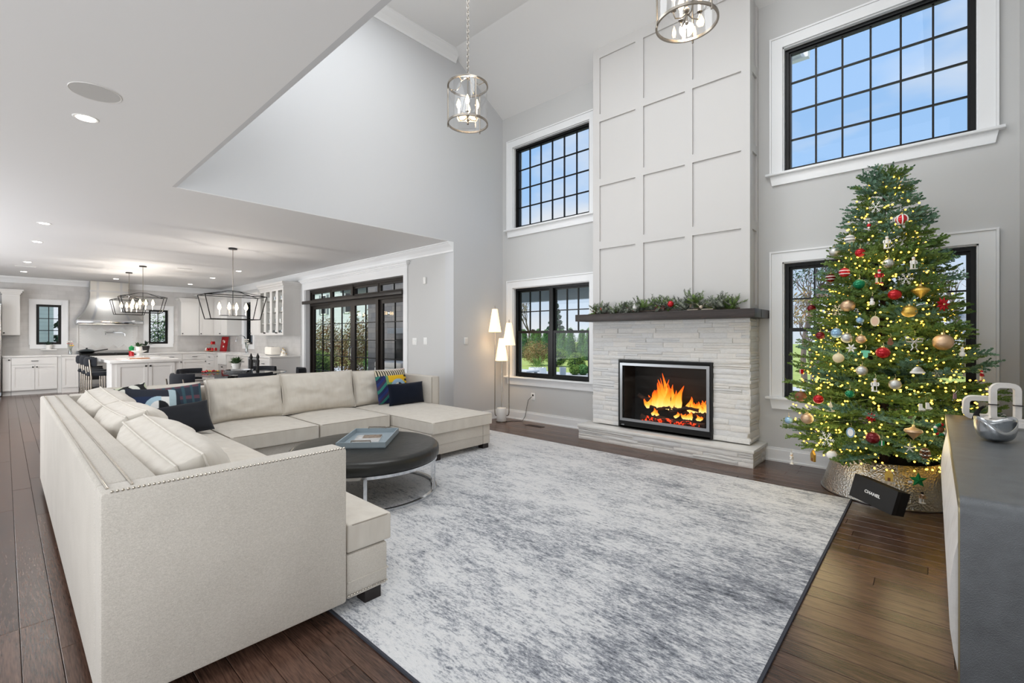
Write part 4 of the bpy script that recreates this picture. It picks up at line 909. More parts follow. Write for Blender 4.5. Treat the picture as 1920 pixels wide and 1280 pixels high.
o = b.build('bulb_strand', 'fairy', sl, smooth=True); o['kind'] = 'stuff'
b = B(); hp = []
for i in range(700):
    s = i/700; z = .38+2.25*s; a = s*2*pi*13; r = clipr(a, prof(z))*(.74+.06*sin(i*1.7)); hp.append((CX+r*cos(a), CY+r*sin(a), z+.015*sin(i*.9)))
B().tube(hp, .0016, 3).build('wire', 'needle', sl)
for dx, dy, z, e in ((-.40, -.42, .7, 9), (.2, -.48, .75, 8), (-.28, -.40, 1.2, 7.5), (.14, -.40, 1.4, 6), (-.08, -.34, 1.95, 4)): light('tree_glow', 'POINT', (CX+dx, CY+dy, z), e*.8, (1, .82, .46), size=.25)
# tree collar of hammered metal
m = mat('hammered', 'b9b7b2', .30, 1); t = m.node_tree; p = t.nodes['Principled BSDF']; tc = nn(t, 'ShaderNodeTexCoord'); vo = nn(t, 'ShaderNodeTexVoronoi'); vo.inputs['Scale'].default_value = 70; b_ = nn(t, 'ShaderNodeBump'); b_.inputs['Strength'].default_value = .7; b_.inputs['Distance'].default_value = .006
t.links.new(tc.outputs['Object'], vo.inputs['Vector']); t.links.new(vo.outputs['Distance'], b_.inputs['Height']); t.links.new(b_.outputs[0], p.inputs['Normal'])
co = thing('tree_collar', 'hammered silver metal tree collar around the tree base', 'tree collar', (-.306, 5.13, 0))
B().lathe([(.452, .004), (.458, .012), (.365, .325), (.36, .33), (.355, .325), (.447, .012), (.452, .004)], (-.306, 5.13, 0), 96, False).build('shell', 'hammered', co, smooth=True)
B().lathe([(.452, 0), (.463, .004), (.463, .012), (.452, .014)], (-.306, 5.13, 0), 96, False).build('rolled_rim', 'steel', co, smooth=True)
# black gift box tipped against the collar
from mathutils import Vector as Vv
def Ppx(X): return Vv(X)
gb = thing('gift_box', 'black box with white capital lettering leaning on the tree collar', 'box', (0, 0, 0))
W_, H_, D_ = .335, .175, .115
B().box(0, 0, 0, W_, H_, -D_, r=.0015, seg=1).build('box_body', 'black_matte', gb); B().box(-.002, -.002, .002, W_+.002, H_+.002, -.035, r=.0015, seg=1).build('lid', mat('box_black', '131314', .55), gb)
tcv = bpy.data.curves.new('lettering', 'FONT'); tcv.body = 'CHANEL'; tcv.size = .030; tcv.align_x = 'CENTER'; tcv.align_y = 'CENTER'; tcv.extrude = .0003; tcv.offset = .0012; tcv.space_character = 1.08; tcv.materials.append(MATS['white'])
to = bpy.data.objects.new('lettering', tcv); COL.objects.link(to); to.parent = gb; to.location = (W_*.5, H_*.47, .0028); to.scale = (.98, 1, 1)
dg = bpy.context.evaluated_depsgraph_get(); me = bpy.data.meshes.new_from_object(to.evaluated_get(dg)); bpy.data.objects.remove(to); to = bpy.data.objects.new('lettering', me); COL.objects.link(to); to.parent = gb; to.location = (W_*.5, H_*.47, .0028)
U = Vector((.80, -.59, -.10)).normalized(); Vv_ = Vector((.24, .10, .95)); N = U.cross(Vv_).normalized(); V_ = N.cross(U).normalized()
M = Matrix((( U.x, V_.x, N.x), (U.y, V_.y, N.y), (U.z, V_.z, N.z))).to_4x4(); BOXP = (-.49, 4.50, .10); M.translation = BOXP; gb.matrix_world = M
# ornaments
OC = {'r': 'c0202a', 'R': 'b3121c', 'D': '6e0f18', 'w': 'f1efe9', 's': 'c8c8c4', 'g': '0f7a50', 'G': 'd9b45a', 'C': 'd3b291', 'c': 'e6d6b0', 'b': '8fb3cf', 'k': 'e6e4e0', 'n': '7a4a2a', 't': '6cc39c', 'p': '8d6f7c', 'm': 'c23a34'}
OM = {}
for k, c in OC.items():
    if k in 'sGC': OM[k] = mat('ornament_'+k, c, .28, .85, bump=(260, .6, .003))
    elif k in 'wcktpnm': OM[k] = mat('ornament_'+k, c, .5)
    else: OM[k] = mat('ornament_'+k, c, .18, .35)
mat('felt_green', '0f7a3f', .9); mat('cap', 'd8c48a', .3, 1); mat('skin_tone', 'e4c1a4', .7)
ORN = """B -0.19 4.77 2.27 0.081 r striped red and white glass ball near the top of the tree
F -0.34 4.77 2.40 0.098 w sparkling white snowflake spray under the treetop
S -0.38 4.74 2.25 0.053 m small red and white hanging charm on the upper tree
B -0.50 4.76 2.16 0.077 k white ball with black stripes at the upper left tree edge
B -0.61 4.83 2.08 0.084 s silver glitter ball at the upper left tree edge
B -0.43 4.69 2.03 0.072 R bright red glitter ball on the upper left of the tree
N -0.27 4.69 2.09 0.095 c cream nutcracker figure near the top of the tree
B -0.26 4.65 1.92 0.076 s plain silver ball above the red nutcracker
N -0.12 4.68 1.91 0.092 w white nutcracker figure on the upper right of the tree
N -0.31 4.62 1.82 0.109 R red nutcracker figure on a red stand in mid tree
B -0.53 4.69 1.88 0.080 r red ball with two white bands at the left tree edge
B -0.63 4.76 1.85 0.075 D dark red ball at the far left edge beside the banded ball
B -0.43 4.62 1.77 0.082 g emerald green ribbed ball left of the red nutcracker
F -0.16 4.64 1.79 0.099 w white blossom spray right of the red nutcracker
B -0.22 4.59 1.67 0.082 R deep red ribbed ball right of tree centre
T -0.08 4.65 1.69 0.116 G gold faceted top shaped ornament
P 0.04 4.71 1.59 0.118 R red glitter poinsettia on the right of the tree
B -0.14 4.59 1.54 0.091 G pale gold paper honeycomb ball
M -0.35 4.58 1.63 0.073 w white snowman charm in mid tree
B -0.50 4.61 1.60 0.101 C champagne sequin ball beside the cream snowflake
F -0.57 4.63 1.57 0.099 c cream glitter snowflake on the left of the tree
B -0.80 4.97 1.61 0.068 D small dark red ball alone before the left window
B -0.42 4.56 1.48 0.055 b small blue and white ball under a blue bow
W -0.44 4.57 1.52 0.037 b small bright blue bow above a ball
O -0.33 4.54 1.47 0.079 c cream oval baby portrait disc in mid tree
B -0.57 4.58 1.38 0.083 b pale blue marbled ball on the left of the tree
B -0.50 4.54 1.34 0.081 s silver ball right of the pale blue marbled ball
B -0.69 4.66 1.36 0.067 D dark red ball near the left window sash rail
B -0.41 4.51 1.33 0.069 C gold mirrored disco ball
H -0.24 4.50 1.31 0.063 n brown gingerbread charm on a yellow ribbon
W -0.11 4.54 1.31 0.103 s silver lattice bow with curling tails
B 0.04 4.62 1.31 0.122 C large gold glitter ball on the right of the tree
H -0.38 4.47 1.22 0.064 t mint green baby shirt charm
B -0.28 4.47 1.23 0.088 R red honeycomb ball in the middle of the tree
P -0.47 4.51 1.26 0.081 w white poinsettia flower on the left of the tree
B -0.55 4.50 1.18 0.078 c cream ball under the white poinsettia
B -0.40 4.44 1.09 0.078 s silver glitter ball left of the lower nutcracker
B -0.21 4.42 1.00 0.079 s silver ball right of the lower nutcracker
H -0.09 4.47 1.11 0.088 w grey and white fluffy hat charm
F 0.01 4.53 1.09 0.067 s silver crystal snowflake on the right of the tree
N -0.32 4.40 0.99 0.097 c cream nutcracker figure on the lower middle of the tree
B -0.47 4.41 0.91 0.061 g green segmented ball on the lower left
B -0.68 4.49 0.84 0.076 R shiny red ball at the left tree edge by the window sill
B -0.82 4.60 0.84 0.087 n brown and gold ball at the left tree edge by the window sill
A -0.59 4.42 0.80 0.081 c cream glitter triangle tree on the lower left
K -0.05 4.43 0.85 0.080 w pair of white ice skates
H 0.10 4.54 0.94 0.059 p plaid reindeer tie charm by the console
P -0.34 4.36 0.75 0.076 R red tinsel burst on the lower middle
O -0.46 4.37 0.62 0.078 b blue oval disc with a pale centre on the lower left boughs
T -0.11 4.38 0.67 0.110 C rose gold swirled top ornament
V 0.03 4.43 0.70 0.098 g green and red beaded wreath beside the console
B -0.76 4.51 0.67 0.093 C rose gold glitter ball on the lower left bough
B -0.94 4.76 0.60 0.067 b pale blue ball at the lowest left tip
B -0.33 4.36 0.60 0.090 D dark red patterned ball on the lowest boughs
H -0.28 4.37 0.57 0.055 g bright green charm under the dark red patterned ball
F -0.62 4.45 0.53 0.127 w white coral like snow branch on the lower left
C -0.05 4.43 0.52 0.080 n brown pine cone on the lowest right bough
A -0.13 4.40 0.55 0.067 s silver glitter star cluster on the lowest boughs
H -0.75 4.73 0.32 0.096 G gold house charm hanging at the lower left
B -0.59 4.49 0.40 0.075 w matte white ball hanging left above the metal collar
N -0.95 4.93 0.22 0.103 c silver nutcracker hanging at the lowest left
H -0.25 4.54 0.30 0.085 G yellow house tag hanging in front of the collar
X -0.09 4.57 0.29 0.117 g green felt star hanging in front of the collar
N -0.07 4.59 0.16 0.083 C rose gold nutcracker hanging in front of the collar
D 0.06 4.68 0.12 0.103 s slim silver drop bauble hanging beside the console
M 0.14 4.69 1.24 0.074 w white angel charm on the right tree edge
N 0.24 4.75 1.07 0.074 R red nutcracker figure at the right tree edge
H -0.83 4.69 1.05 0.065 R red gift box charm on the left tree edge"""
V2 = {'B': 'bauble', 'T': 'finial_ornament', 'N': 'nutcracker_ornament', 'F': 'snowflake_ornament', 'P': 'poinsettia_ornament', 'M': 'figure_ornament', 'S': 'charm_ornament', 'O': 'disc_ornament', 'W': 'bow_ornament', 'H': 'charm_ornament', 'A': 'paper_ornament', 'K': 'ice_skates_ornament', 'V': 'wreath_ornament', 'C': 'pine_cone', 'X': 'felt_star', 'D': 'drop_bauble'}
def flat(poly, t=.006): return B().prism(poly, -t/2, t/2, 'y')
def ngon(r, n, a0=0): return [(r*cos(a0+2*pi*i/n), r*sin(a0+2*pi*i/n)) for i in range(n)]
def orn(ty, x, y, z, s, c, label):
    hd = atan2(y-0, x-0)-pi/2   # turned to face away from the trunk
    hd = atan2(y-CY, x-CX)+pi/2
    t = thing(V2[ty], label, 'ornament', (0, 0, 0), 'ornaments on the Christmas tree'); m = OM[c]; R = s/2; top = R
    if ty == 'B':
        ribbed = 'ribbed' in label or 'honeycomb' in label or 'faceted' in label or 'segmented' in label; burst = False
        n = 24; q = 12; v = []; f = []
        for j in range(q+1):
            for k in range(n): a = 2*pi*k/n; rr = R*(1+(.07 if ribbed and k % 2 else 0))*max(.02, sin(pi*j/q)); v.append((rr*cos(a), rr*sin(a), -R*.96*cos(pi*j/q)))
        for j in range(q):
            for k in range(n): f.append((j*n+k, j*n+(k+1) % n, (j+1)*n+(k+1) % n, (j+1)*n+k))
        B().add(v, f).build('globe', m, t, smooth=True, ang=60)
        if 'strip' in label or 'band' in label:
            if 'band' in label or 'black' in label:
                for zz in (-.3*R, .3*R): rr = sqrt(R*R-zz*zz); B().lathe([(rr*.99, zz-.1*R), (rr*1.035, zz), (rr*.99, zz+.1*R)], (0, 0, 0), 24, False).build('band', OM['w'] if c != 'k' else 'black_matte', t, smooth=True)
            else:
                for k in range(7):
                    a = 2*pi*k/7; B().tube([(R*1.01*sin(pi*j/10)*cos(a), R*1.01*sin(pi*j/10)*sin(a), -R*.97*cos(pi*j/10)) for j in range(1, 10)], R*.13, 5).build('stripe', OM['w'], t)
        B().cyl(0, 0, R*.9, R*1.15, R*.2, n=8).build('cap', 'cap', t)
    elif ty == 'T': B().lathe([(.001, -R), (.12*R, -.8*R), (.55*R, -.35*R), (R, .1*R), (.9*R, .35*R), (.35*R, .55*R), (.15*R, .7*R), (.001, .75*R)], (0, 0, 0), 12).build('body', m, t, smooth=False); B().cyl(0, 0, .7*R, .95*R, R*.14, n=8).build('cap', 'cap', t)
    elif ty == 'D': B().lathe([(.001, -2.6*R), (.1*R, -1.8*R), (.42*R, -.6*R), (.5*R, 0), (.3*R, .8*R), (.1*R, 1.5*R), (.001, 1.9*R)], (0, 0, 0), 14).build('body', m, t, smooth=True); top = 1.9*R
    elif ty == 'N':
        H = s; w = s*.17; coat = 'ornament_'+('R' if c == 'R' else ('s' if c == 's' else ('C' if c == 'C' else 'w')))
        for k in (-1, 1): B().box(k*w*.95-w*.3, -w*.35, -H*.45, k*w*.25+w*.2*k, w*.35, -H*.05).build('leg', 'ornament_w' if c != 'R' else 'ornament_c', t); B().tube([(k*w*1.1, 0, H*.2), (k*w*1.35, -.1*w, H*.05), (k*w*1.1, -.5*w, -H*.06)], w*.3, 6).build('arm', coat, t)
        B().lathe([(w*.85, -H*.08), (w*.8, H*.05), (w*1.0, H*.2), (w*.4, H*.235)], (0, 0, 0), 12).build('torso', coat, t, smooth=True)
        h = B().ball((0, 0, H*.30), w*.62, 10, 8).build('head', 'skin_tone', t, smooth=True); B().box(-w*.35, -w*.75, H*.20, w*.35, -w*.3, H*.275).build('beard', 'ornament_w', h)
        B().lathe([(w*.62, H*.345), (w*.66, H*.47), (w*.5, H*.5), (.001, H*.51)], (0, 0, 0), 12).build('hat', 'black_matte' if c in 'Cs' else coat, t)
        B().box(-w*1.3, -w*.8, -H*.5, w*1.3, w*.8, -H*.45).build('stand', 'ornament_R' if c == 'R' else 'ornament_w', t); top = H*.5
    elif ty == 'F':
        for k in range(6):
            a = pi*k/3; d = Vector((cos(a), 0, sin(a))); b = B().tube([(0, 0, 0), (d*R)[:]], R*.045, 4)
            for s_ in (.45, .7):
                for sg in (1, -1): e_ = Vector((cos(a+sg*.9), 0, sin(a+sg*.9))); b.tube([(d*R*s_)[:], (d*R*s_+e_*R*.28)[:]], R*.035, 4)
            b.build('arm', m, t)
        B().ball((0, 0, 0), R*.12, 8, 6).build('centre', m, t, smooth=True)
    elif ty in 'PV' and ty == 'P':
        n = 9 if c == 'R' else 6
        for k in range(n):
            a = 2*pi*k/n; d = Vector((cos(a), 0, sin(a))); e_ = Vector((-sin(a), 0, cos(a))); B().add([(0, -.1*R, 0), (d*R*.5+e_*R*.2)[:], (d*R)[:], (d*R*.5-e_*R*.2)[:], (d*R*.5+Vector((0, -.16*R, 0)))[:]], [(0, 4, 1), (1, 4, 2), (2, 4, 3), (3, 4, 0), (0, 1, 2, 3)]).build('petal', m, t)
        B().ball((0, -.12*R, 0), R*.14, 8, 6).build('centre', 'cap', t)
    elif ty == 'V':
        for k in range(14):
            a = 2*pi*k/14; B().ball((R*.72*cos(a), 0, R*.72*sin(a)), R*.24, 8, 6).build('bead', OM['g'] if k % 3 else (OM['R'] if k % 2 else OM['w']), t, smooth=True)
        B().ball((0, 0, 0), R*.42, 12, 8, sy=.5).build('centre', 'ornament_n', t, smooth=True)
    elif ty == 'M':
        B().lathe([(.001, -R), (R*.45, -R*.8), (R*.5, -R*.3), (R*.25, .0), (R*.34, .25*R), (R*.25, .6*R), (.001, .7*R)], (0, 0, 0), 14).build('body', m, t, smooth=True); B().lathe([(R*.4, .5*R), (R*.4, .56*R), (R*.24, .57*R), (R*.22, .95*R), (.001, R)], (0, 0, 0), 12).build('hat', 'black_matte' if 'snowman' in label else m, t)
    elif ty == 'S': B().ball((0, 0, R*.1), R*.55, 10, 8, sy=.6).build('middle', 'ornament_R', t, smooth=True); B().ball((0, 0, -R*.65), R*.35, 8, 6).build('tip', 'ornament_w', t, smooth=True); B().ball((0, 0, R*.8), R*.3, 8, 6).build('top', 'ornament_w', t, smooth=True)
    elif ty == 'O': flat([(p*.72, q) for p, q in ngon(R, 24)], R*.18).build('disc', m, t); flat([(p*.5, q*.72) for p, q in ngon(R, 20)], R*.24).build('picture', 'skin_tone' if c == 'c' else 'ornament_w', t)
    elif ty == 'W':
        for k in (-1, 1):
            B().tube([(0, 0, 0), (k*R*.5, 0, R*.55), (k*R, 0, R*.45), (k*R*.9, 0, R*.05), (0, 0, 0)], R*.11, 5).build('loop', m, t); B().tube([(0, 0, 0), (k*R*.3, 0, -R*.4), (k*R*.15, 0, -R*.8), (k*R*.4, 0, -R*1.2)], R*.10, 5).build('tail', m, t)
        B().ball((0, -.02*R, 0), R*.18, 8, 6).build('knot', m, t)
    elif ty == 'H':
        if 'house' in label: flat([(-.55*R, -R), (.55*R, -R), (.6*R, .25*R), (0, R), (-.6*R, .25*R)], R*.35).build('house', m, t); flat([(-.2*R, -R), (.2*R, -R), (.2*R, -.4*R), (-.2*R, -.4*R)], R*.42).build('door', 'ornament_n', t)
        elif 'shirt' in label: flat([(-.5*R, -.7*R), (-.2*R, -R), (.2*R, -R), (.5*R, -.7*R), (.5*R, .2*R), (.95*R, .1*R), (.9*R, .7*R), (.3*R, .8*R), (-.3*R, .8*R), (-.9*R, .7*R), (-.95*R, .1*R), (-.5*R, .2*R)], R*.3).build('shirt', m, t)
        elif 'hat' in label: B().lathe([(R*.95, -.5*R), (R*.9, -.25*R), (R*.75, .1*R), (R*.4, .45*R), (.001, .55*R)], (0, 0, 0), 16, sy=.5).build('dome', 'ornament_s', t, smooth=True); B().lathe([(R*.9, -.6*R), (R*1.05, -.5*R), (R*1.0, -.3*R), (R*.85, -.28*R)], (0, 0, 0), 16, sy=.55).build('brim', m, t, smooth=True)
        elif 'tie' in label:
            flat([(-.35*R, -R), (.35*R, -R), (.25*R, .3*R), (-.25*R, .3*R)], R*.3).build('body', m, t)
            for k in (-1, 1): B().tube([(k*.1*R, 0, .3*R), (k*.4*R, 0, .8*R), (k*.7*R, 0, R)], R*.07, 5).build('antler', 'ornament_s', t)
        elif 'gingerbread' in label: flat([(p*.6, q*.6-.2*R) for p, q in ngon(R, 12)], R*.3).build('body', m, t); flat([(p*.42, q*.42+.6*R) for p, q in ngon(R, 12)], R*.3).build('head', m, t)
        else: B().box(-.6*R, -.3*R, -.7*R, .6*R, .3*R, .5*R, r=.1*R).build('body', 'felt_green' if 'green' in label else m, t); B().box(-.12*R, -.33*R, -.72*R, .12*R, .33*R, .52*R).build('ribbon', 'ornament_w', t)
    elif ty == 'A':
        if 'triangle' in label: B().lathe([(R*.8, -R), (.001, R)], (0, 0, 0), 3).build('body', m, t)
        else:
            for k in range(5): a = 2*pi*k/5+pi/2; B().tube([(0, 0, 0), (R*cos(a), 0, R*sin(a))], R*.14, 4).build('ray', m, t)
    elif ty == 'K':
        for k, dz in ((-1, -.15*R), (1, .1*R)):
            x0 = k*.5*R; sk = flat([(x0-.4*R, -.45*R+dz), (x0+.5*R, -.45*R+dz), (x0+.5*R, -.2*R+dz), (x0+.1*R, .05*R+dz), (x0+.05*R, .7*R+dz), (x0-.4*R, .7*R+dz)], R*.25).build('boot', m, t); B().box(x0-.4*R, -.03*R, -.66*R+dz, x0+.55*R, .03*R, -.58*R+dz).box(x0-.3*R, -.02*R, -.6*R+dz, x0-.2*R, .02*R, -.45*R+dz).box(x0+.25*R, -.02*R, -.6*R+dz, x0+.35*R, .02*R, -.45*R+dz).build('blade', 'steel', sk)
    elif ty == 'C':
        for j in range(8):
            zz = -R+2*R*j/8; rr = R*.6*sin(pi*(j+.6)/9)+.1*R
            for k in range(8): a = 2*pi*(k+.5*(j % 2))/8; B().box(-.004, -.006, -.002, .004, .006, .003).xf(Matrix.Translation((rr*cos(a), rr*sin(a), zz)) @ Matrix.Rotation(a, 4, 'Z') @ Matrix.Rotation(-.6, 4, 'Y')).build('scale', 'ornament_n' if j % 3 else 'ornament_w', t)
        B().ball((0, 0, 0), R*.5, 8, 8, sz=1.7).build('core', 'trunk', t)
    elif ty == 'X':
        P = []
        for k in range(10): a = pi/2+pi*k/5; r = R if k % 2 == 0 else R*.45; P.append((r*cos(a), r*sin(a)))
        b = B(); b.add([(p, 0, q) for p, q in P]+[(0, -.22*R, 0), (0, .22*R, 0)], [(i, (i+1) % 10, 10) for i in range(10)]+[((i+1) % 10, i, 11) for i in range(10)]); b.build('star', 'felt_green', t, smooth='fix', ang=20); B().box(-R*1.1, -.08*R, -.42*R, -.62*R, -.06*R, -.15*R).build('cloth_tag', 'white', t)
    B().tube([(0, 0, top*1.0), (.006, 0, top+.02), (0, 0, top+.035)], .0011, 4).build('hook', 'cap', t)
    d_ = hypot(x-CX, y-CY) or 1; place(t, (x+(x-CX)/d_*.022, y+(y-CY)/d_*.022, z), hd)
for ln in ORN.split('\n'):
    q = ln.split(' ', 6); orn(q[0], float(q[1]), float(q[2]), float(q[3]), float(q[4]), q[5], q[6])
# ================================================================ mantel garland
GZ = 1.64
gar = thing('mantel_garland', 'frosted evergreen garland lying along the mantel', 'garland', (-2.4, 5.22, GZ))
def spray(seed, L=.17, n=9, fat=.024):
    r = random.Random(seed); v = []; f = []
    for k in range(n):
        a = r.uniform(0, 2*pi); el = r.uniform(.1, 1.1); d = Vector((cos(a)*cos(el), sin(a)*cos(el)*.7, sin(el))); l = L*r.uniform(.5, 1); e1 = d.orthogonal().normalized(); e2 = d.cross(e1)
        for i in range(int(l/.006)):
            for _ in range(3):
                q = r.random()*2*pi; o = e1*cos(q)+e2*sin(q); p = d*(i*.006); dd = (d*.7+o).normalized()*fat*r.uniform(.7, 1.1); s = dd.cross(o)
                s = (s if s.length > 1e-5 else e1).normalized()*.0034; m = len(v); v.extend([(p-s)[:], (p+dd)[:], (p+s)[:]]); f.append((m, m+1, m+2))
    return v, f
mat('frost_needle', '6f7869', .8, var=(30, 'aeb2a6', .45, .62)); SPM = []
for i in range(5):
    v, f = spray(i); o = B().add(v, f).build('sprig', 'frost_needle', smooth=False); SPM.append(o.data); bpy.data.objects.remove(o)
    o = B().add(v, f).build('sprig', 'needle', smooth=False); SPM.append(o.data); bpy.data.objects.remove(o)
rg_ = random.Random(9)
for c, w_, h_, n in ((-3.15, .09, .06, 14), (-2.90, .10, .06, 8), (-2.70, .15, .08, 18), (-2.32, .16, .10, 22), (-2.03, .08, .14, 14), (-1.83, .10, .04, 5), (-1.65, .13, .08, 20)):
    for k in range(n):
        o = bpy.data.objects.new('sprig', rg_.choice(SPM if c > -1.9 else SPM[::2]+SPM)); COL.objects.link(o); o.parent = gar; s = rg_.uniform(.75, 1.2)
        o.location = (c+rg_.uniform(-w_, w_)+2.4, rg_.uniform(-.07, .04), rg_.uniform(0, h_*.8)); o.rotation_euler = (rg_.uniform(-.3, .3), rg_.uniform(-.3, .3), rg_.random()*6); o.scale = (s, s, s*.95)
mat('berry', '6a1420', .35)
for c in (-3.20, -2.72, -2.36):
    for k in range(14): B().ball((c+rg_.uniform(-.07, .07), 5.15+rg_.uniform(-.03, .03), GZ+.02+rg_.uniform(0, .06)), .0085, 7, 5).build('berry', 'berry', gar, smooth=True)
B().tube([(-3.28, 5.2, GZ+.01), (-2.8, 5.24, GZ+.02), (-2.3, 5.2, GZ+.02), (-1.8, 5.24, GZ+.02), (-1.5, 5.2, GZ+.01)], .008, 6).build('stem', 'bark', gar)
for x, z, r, mt, lb in ((-3.13, .06, .022, 'ornament_r', 'small shiny red ball at the left end of the mantel garland'), (-2.22, .085, .036, 'ornament_r', 'larger red ball in the middle of the mantel garland'), (-2.66, .07, .034, 'white', 'fluffy white snowball ornament on the mantel garland')):
    o = B().ball((x, 5.13, GZ+z), r, 16, 10).build('bauble', mt, smooth=True); tag(o, lb, 'ornament')
rb = thing('burlap_bow', 'pale burlap bow with tails on the mantel garland', 'bow', (-1.88, 5.15, GZ)); mat('burlap', 'cbbfae', .95, bump=(300, .4, .003))
for k in (-1, 1):
    b = B(); P = [(0, .03), (k*.05, .075), (k*.11, .07), (k*.12, .035), (k*.06, .02), (0, .03)]
    v = []; f = []
    for a, z in P: v += [(-1.88+a, 5.12, GZ+z), (-1.88+a, 5.17, GZ+z)]
    for i in range(5): f.append((2*i, 2*i+1, 2*i+3, 2*i+2))
    b.add(v, f).build('loop', 'burlap', rb)
    b = B(); b.box(-1.88+k*.02, 5.10, GZ+.004, -1.88+k*.14, 5.15, GZ+.010).build('tail', 'burlap', rb)
B().ball((-1.88, 5.14, GZ+.035), .02, 8, 6).build('knot', 'burlap', rb)
# ================================================================ console table
mat('shagreen', '6a6e72', .32, .25, bump=(420, .6, .002), var=(14, '5a5d60', .3, .75), spec=.7); mat('brass_edge', '8d8266', .35, .8)
cn = thing('console_cabinet', 'grey textured leather waterfall console cabinet against the right wall', 'console', (.28, 3.2, 0))
CX0, CX1, CY0, CY1, CZ = .062, .505, 2.13, 4.39, .815
prf = []
for i in range(7): a = pi/2*i/6; prf.append((CY0+.05-.05*sin(a), CZ-.05+.05*cos(a)))
outer = [(CY1-.01, CZ), ]+prf+[(CY0, .0)]; inner = [(CY0+.035, 0.0), (CY0+.035, CZ-.04), (CY1-.035, CZ-.04), (CY1-.035, 0), (CY1, 0), (CY1, CZ-.01)]
B().prism(outer+inner, CX0+.004, CX1, 'x').build('waterfall_shell', 'shagreen', cn, smooth=True, ang=30)
e = [(y, z) for y, z in outer+inner]
B().prism(outer+inner, CX0, CX0+.004, 'x').build('edge_trim', 'brass_edge', cn, smooth=False)
B().box(CX0+.06, CY0+.036, .10, CX1, CY1-.036, CZ-.041).build('carcass', 'white', cn)
for i in range(3):
    y0 = CY0+.04+i*(CY1-CY0-.08)/3; y1 = y0+(CY1-CY0-.08)/3-.004; v = []; f = []
    for j in range(9):
        s = j/8; z = .11+s*(CZ-.16); x = CX0+.022-.045*sin(pi*s); v += [(x, y0, z), (x, y1, z), (CX0+.06, y0, z), (CX0+.06, y1, z)]
    for j in range(8):
        a = 4*j; f += [(a, a+4, a+5, a+1), (a, a+2, a+6, a+4), (a+1, a+5, a+7, a+3)]
    f += [(0, 1, 3, 2), (32, 34, 35, 33)]
    B().add(v, f).build('bowed_door', 'marble_white', cn, smooth='fix')
# bowl shaped like a folded gourd
bw = thing('metal_bowl', 'silver leaf shaped metal bowl with curled stem on the console', 'bowl', (.235, 3.42, CZ)); v = []; f = []; n = 48; k = 12
for j in range(k+1):
    s = j/k
    for i in range(n):
        a = 2*pi*i/n; rim = .098*(1+.10*cos(2*a)+.05*sin(3*a+.6)); h = .090+.034*sin(2*a+.5)+.045*max(0, cos(a-2.3))**3
        r = rim*(sin(s*pi/2)**.8)*(1-.06*s*s); v.append((.235+r*cos(a)*.78, 3.42+r*sin(a)*.95, CZ+.002+h*(s**2.6)))
for j in range(k):
    for i in range(n): f.append((j*n+i, j*n+(i+1) % n, (j+1)*n+(i+1) % n, (j+1)*n+i))
o = B().add(v, f).build('shell', mat('pewter', 'b4b8bc', .22, 1, bump=(9, .3, .02)), bw, smooth=True, ang=180); md = o.modifiers.new('s', 'SOLIDIFY'); md.thickness = .003
B().tube([(.17, 3.49, CZ+.095), (.172, 3.50, CZ+.125), (.185, 3.51, CZ+.15), (.20, 3.50, CZ+.165)], .01, 8, rr=[.018, .012, .008, .006]).build('stem', mat('dark_pewter', '2c2a2a', .35, .9), bw, smooth=True)
# marble chain link sculpture
def link(loc, w, h, rot, mt='marble_white', th=.021):
    pts = []; r = .03
    for cx, cy, a0 in ((w/2-r, h/2-r, 0), (-w/2+r, h/2-r, 90), (-w/2+r, -h/2+r, 180), (w/2-r, -h/2+r, 270)):
        for q in range(5): a = radians(a0+q*22.5); pts.append((cx+r*cos(a), 0, cy+r*sin(a)))
    b = B(); b.tube(pts, th, 4, closed=True); i = len(b.v)
    b.xf(Matrix.Translation(loc) @ rot); return b
cl = thing('chain_sculpture', 'white marble three link chain sculpture at the far end of the console', 'sculpture', (.3, 4.15, CZ))
RZ = lambda d: Matrix.Rotation(radians(d), 4, 'Z'); RX = lambda d: Matrix.Rotation(radians(d), 4, 'X'); RY = lambda d: Matrix.Rotation(radians(d), 4, 'Y')
link((.322, 4.08, CZ+.132), .108, .215, RZ(15)).build('link', 'marble_white', cl, smooth=True, ang=50)
link((.218, 4.22, CZ+.082), .125, .12, RZ(12) @ RX(8)).build('link', 'marble_white', cl, smooth=True, ang=50)
link((.36, 4.0, CZ+.028), .24, .17, RZ(-12) @ RX(90)).build('link', 'marble_white', cl, smooth=True, ang=50)
for lx, ly, lz in ((.268, 4.065, .12), (.376, 4.095, .12)): B().box(lx-.022, ly-.027, CZ+lz, lx+.022, ly+.027, CZ+lz+.005).build('inlay', 'dark_pewter', cl)
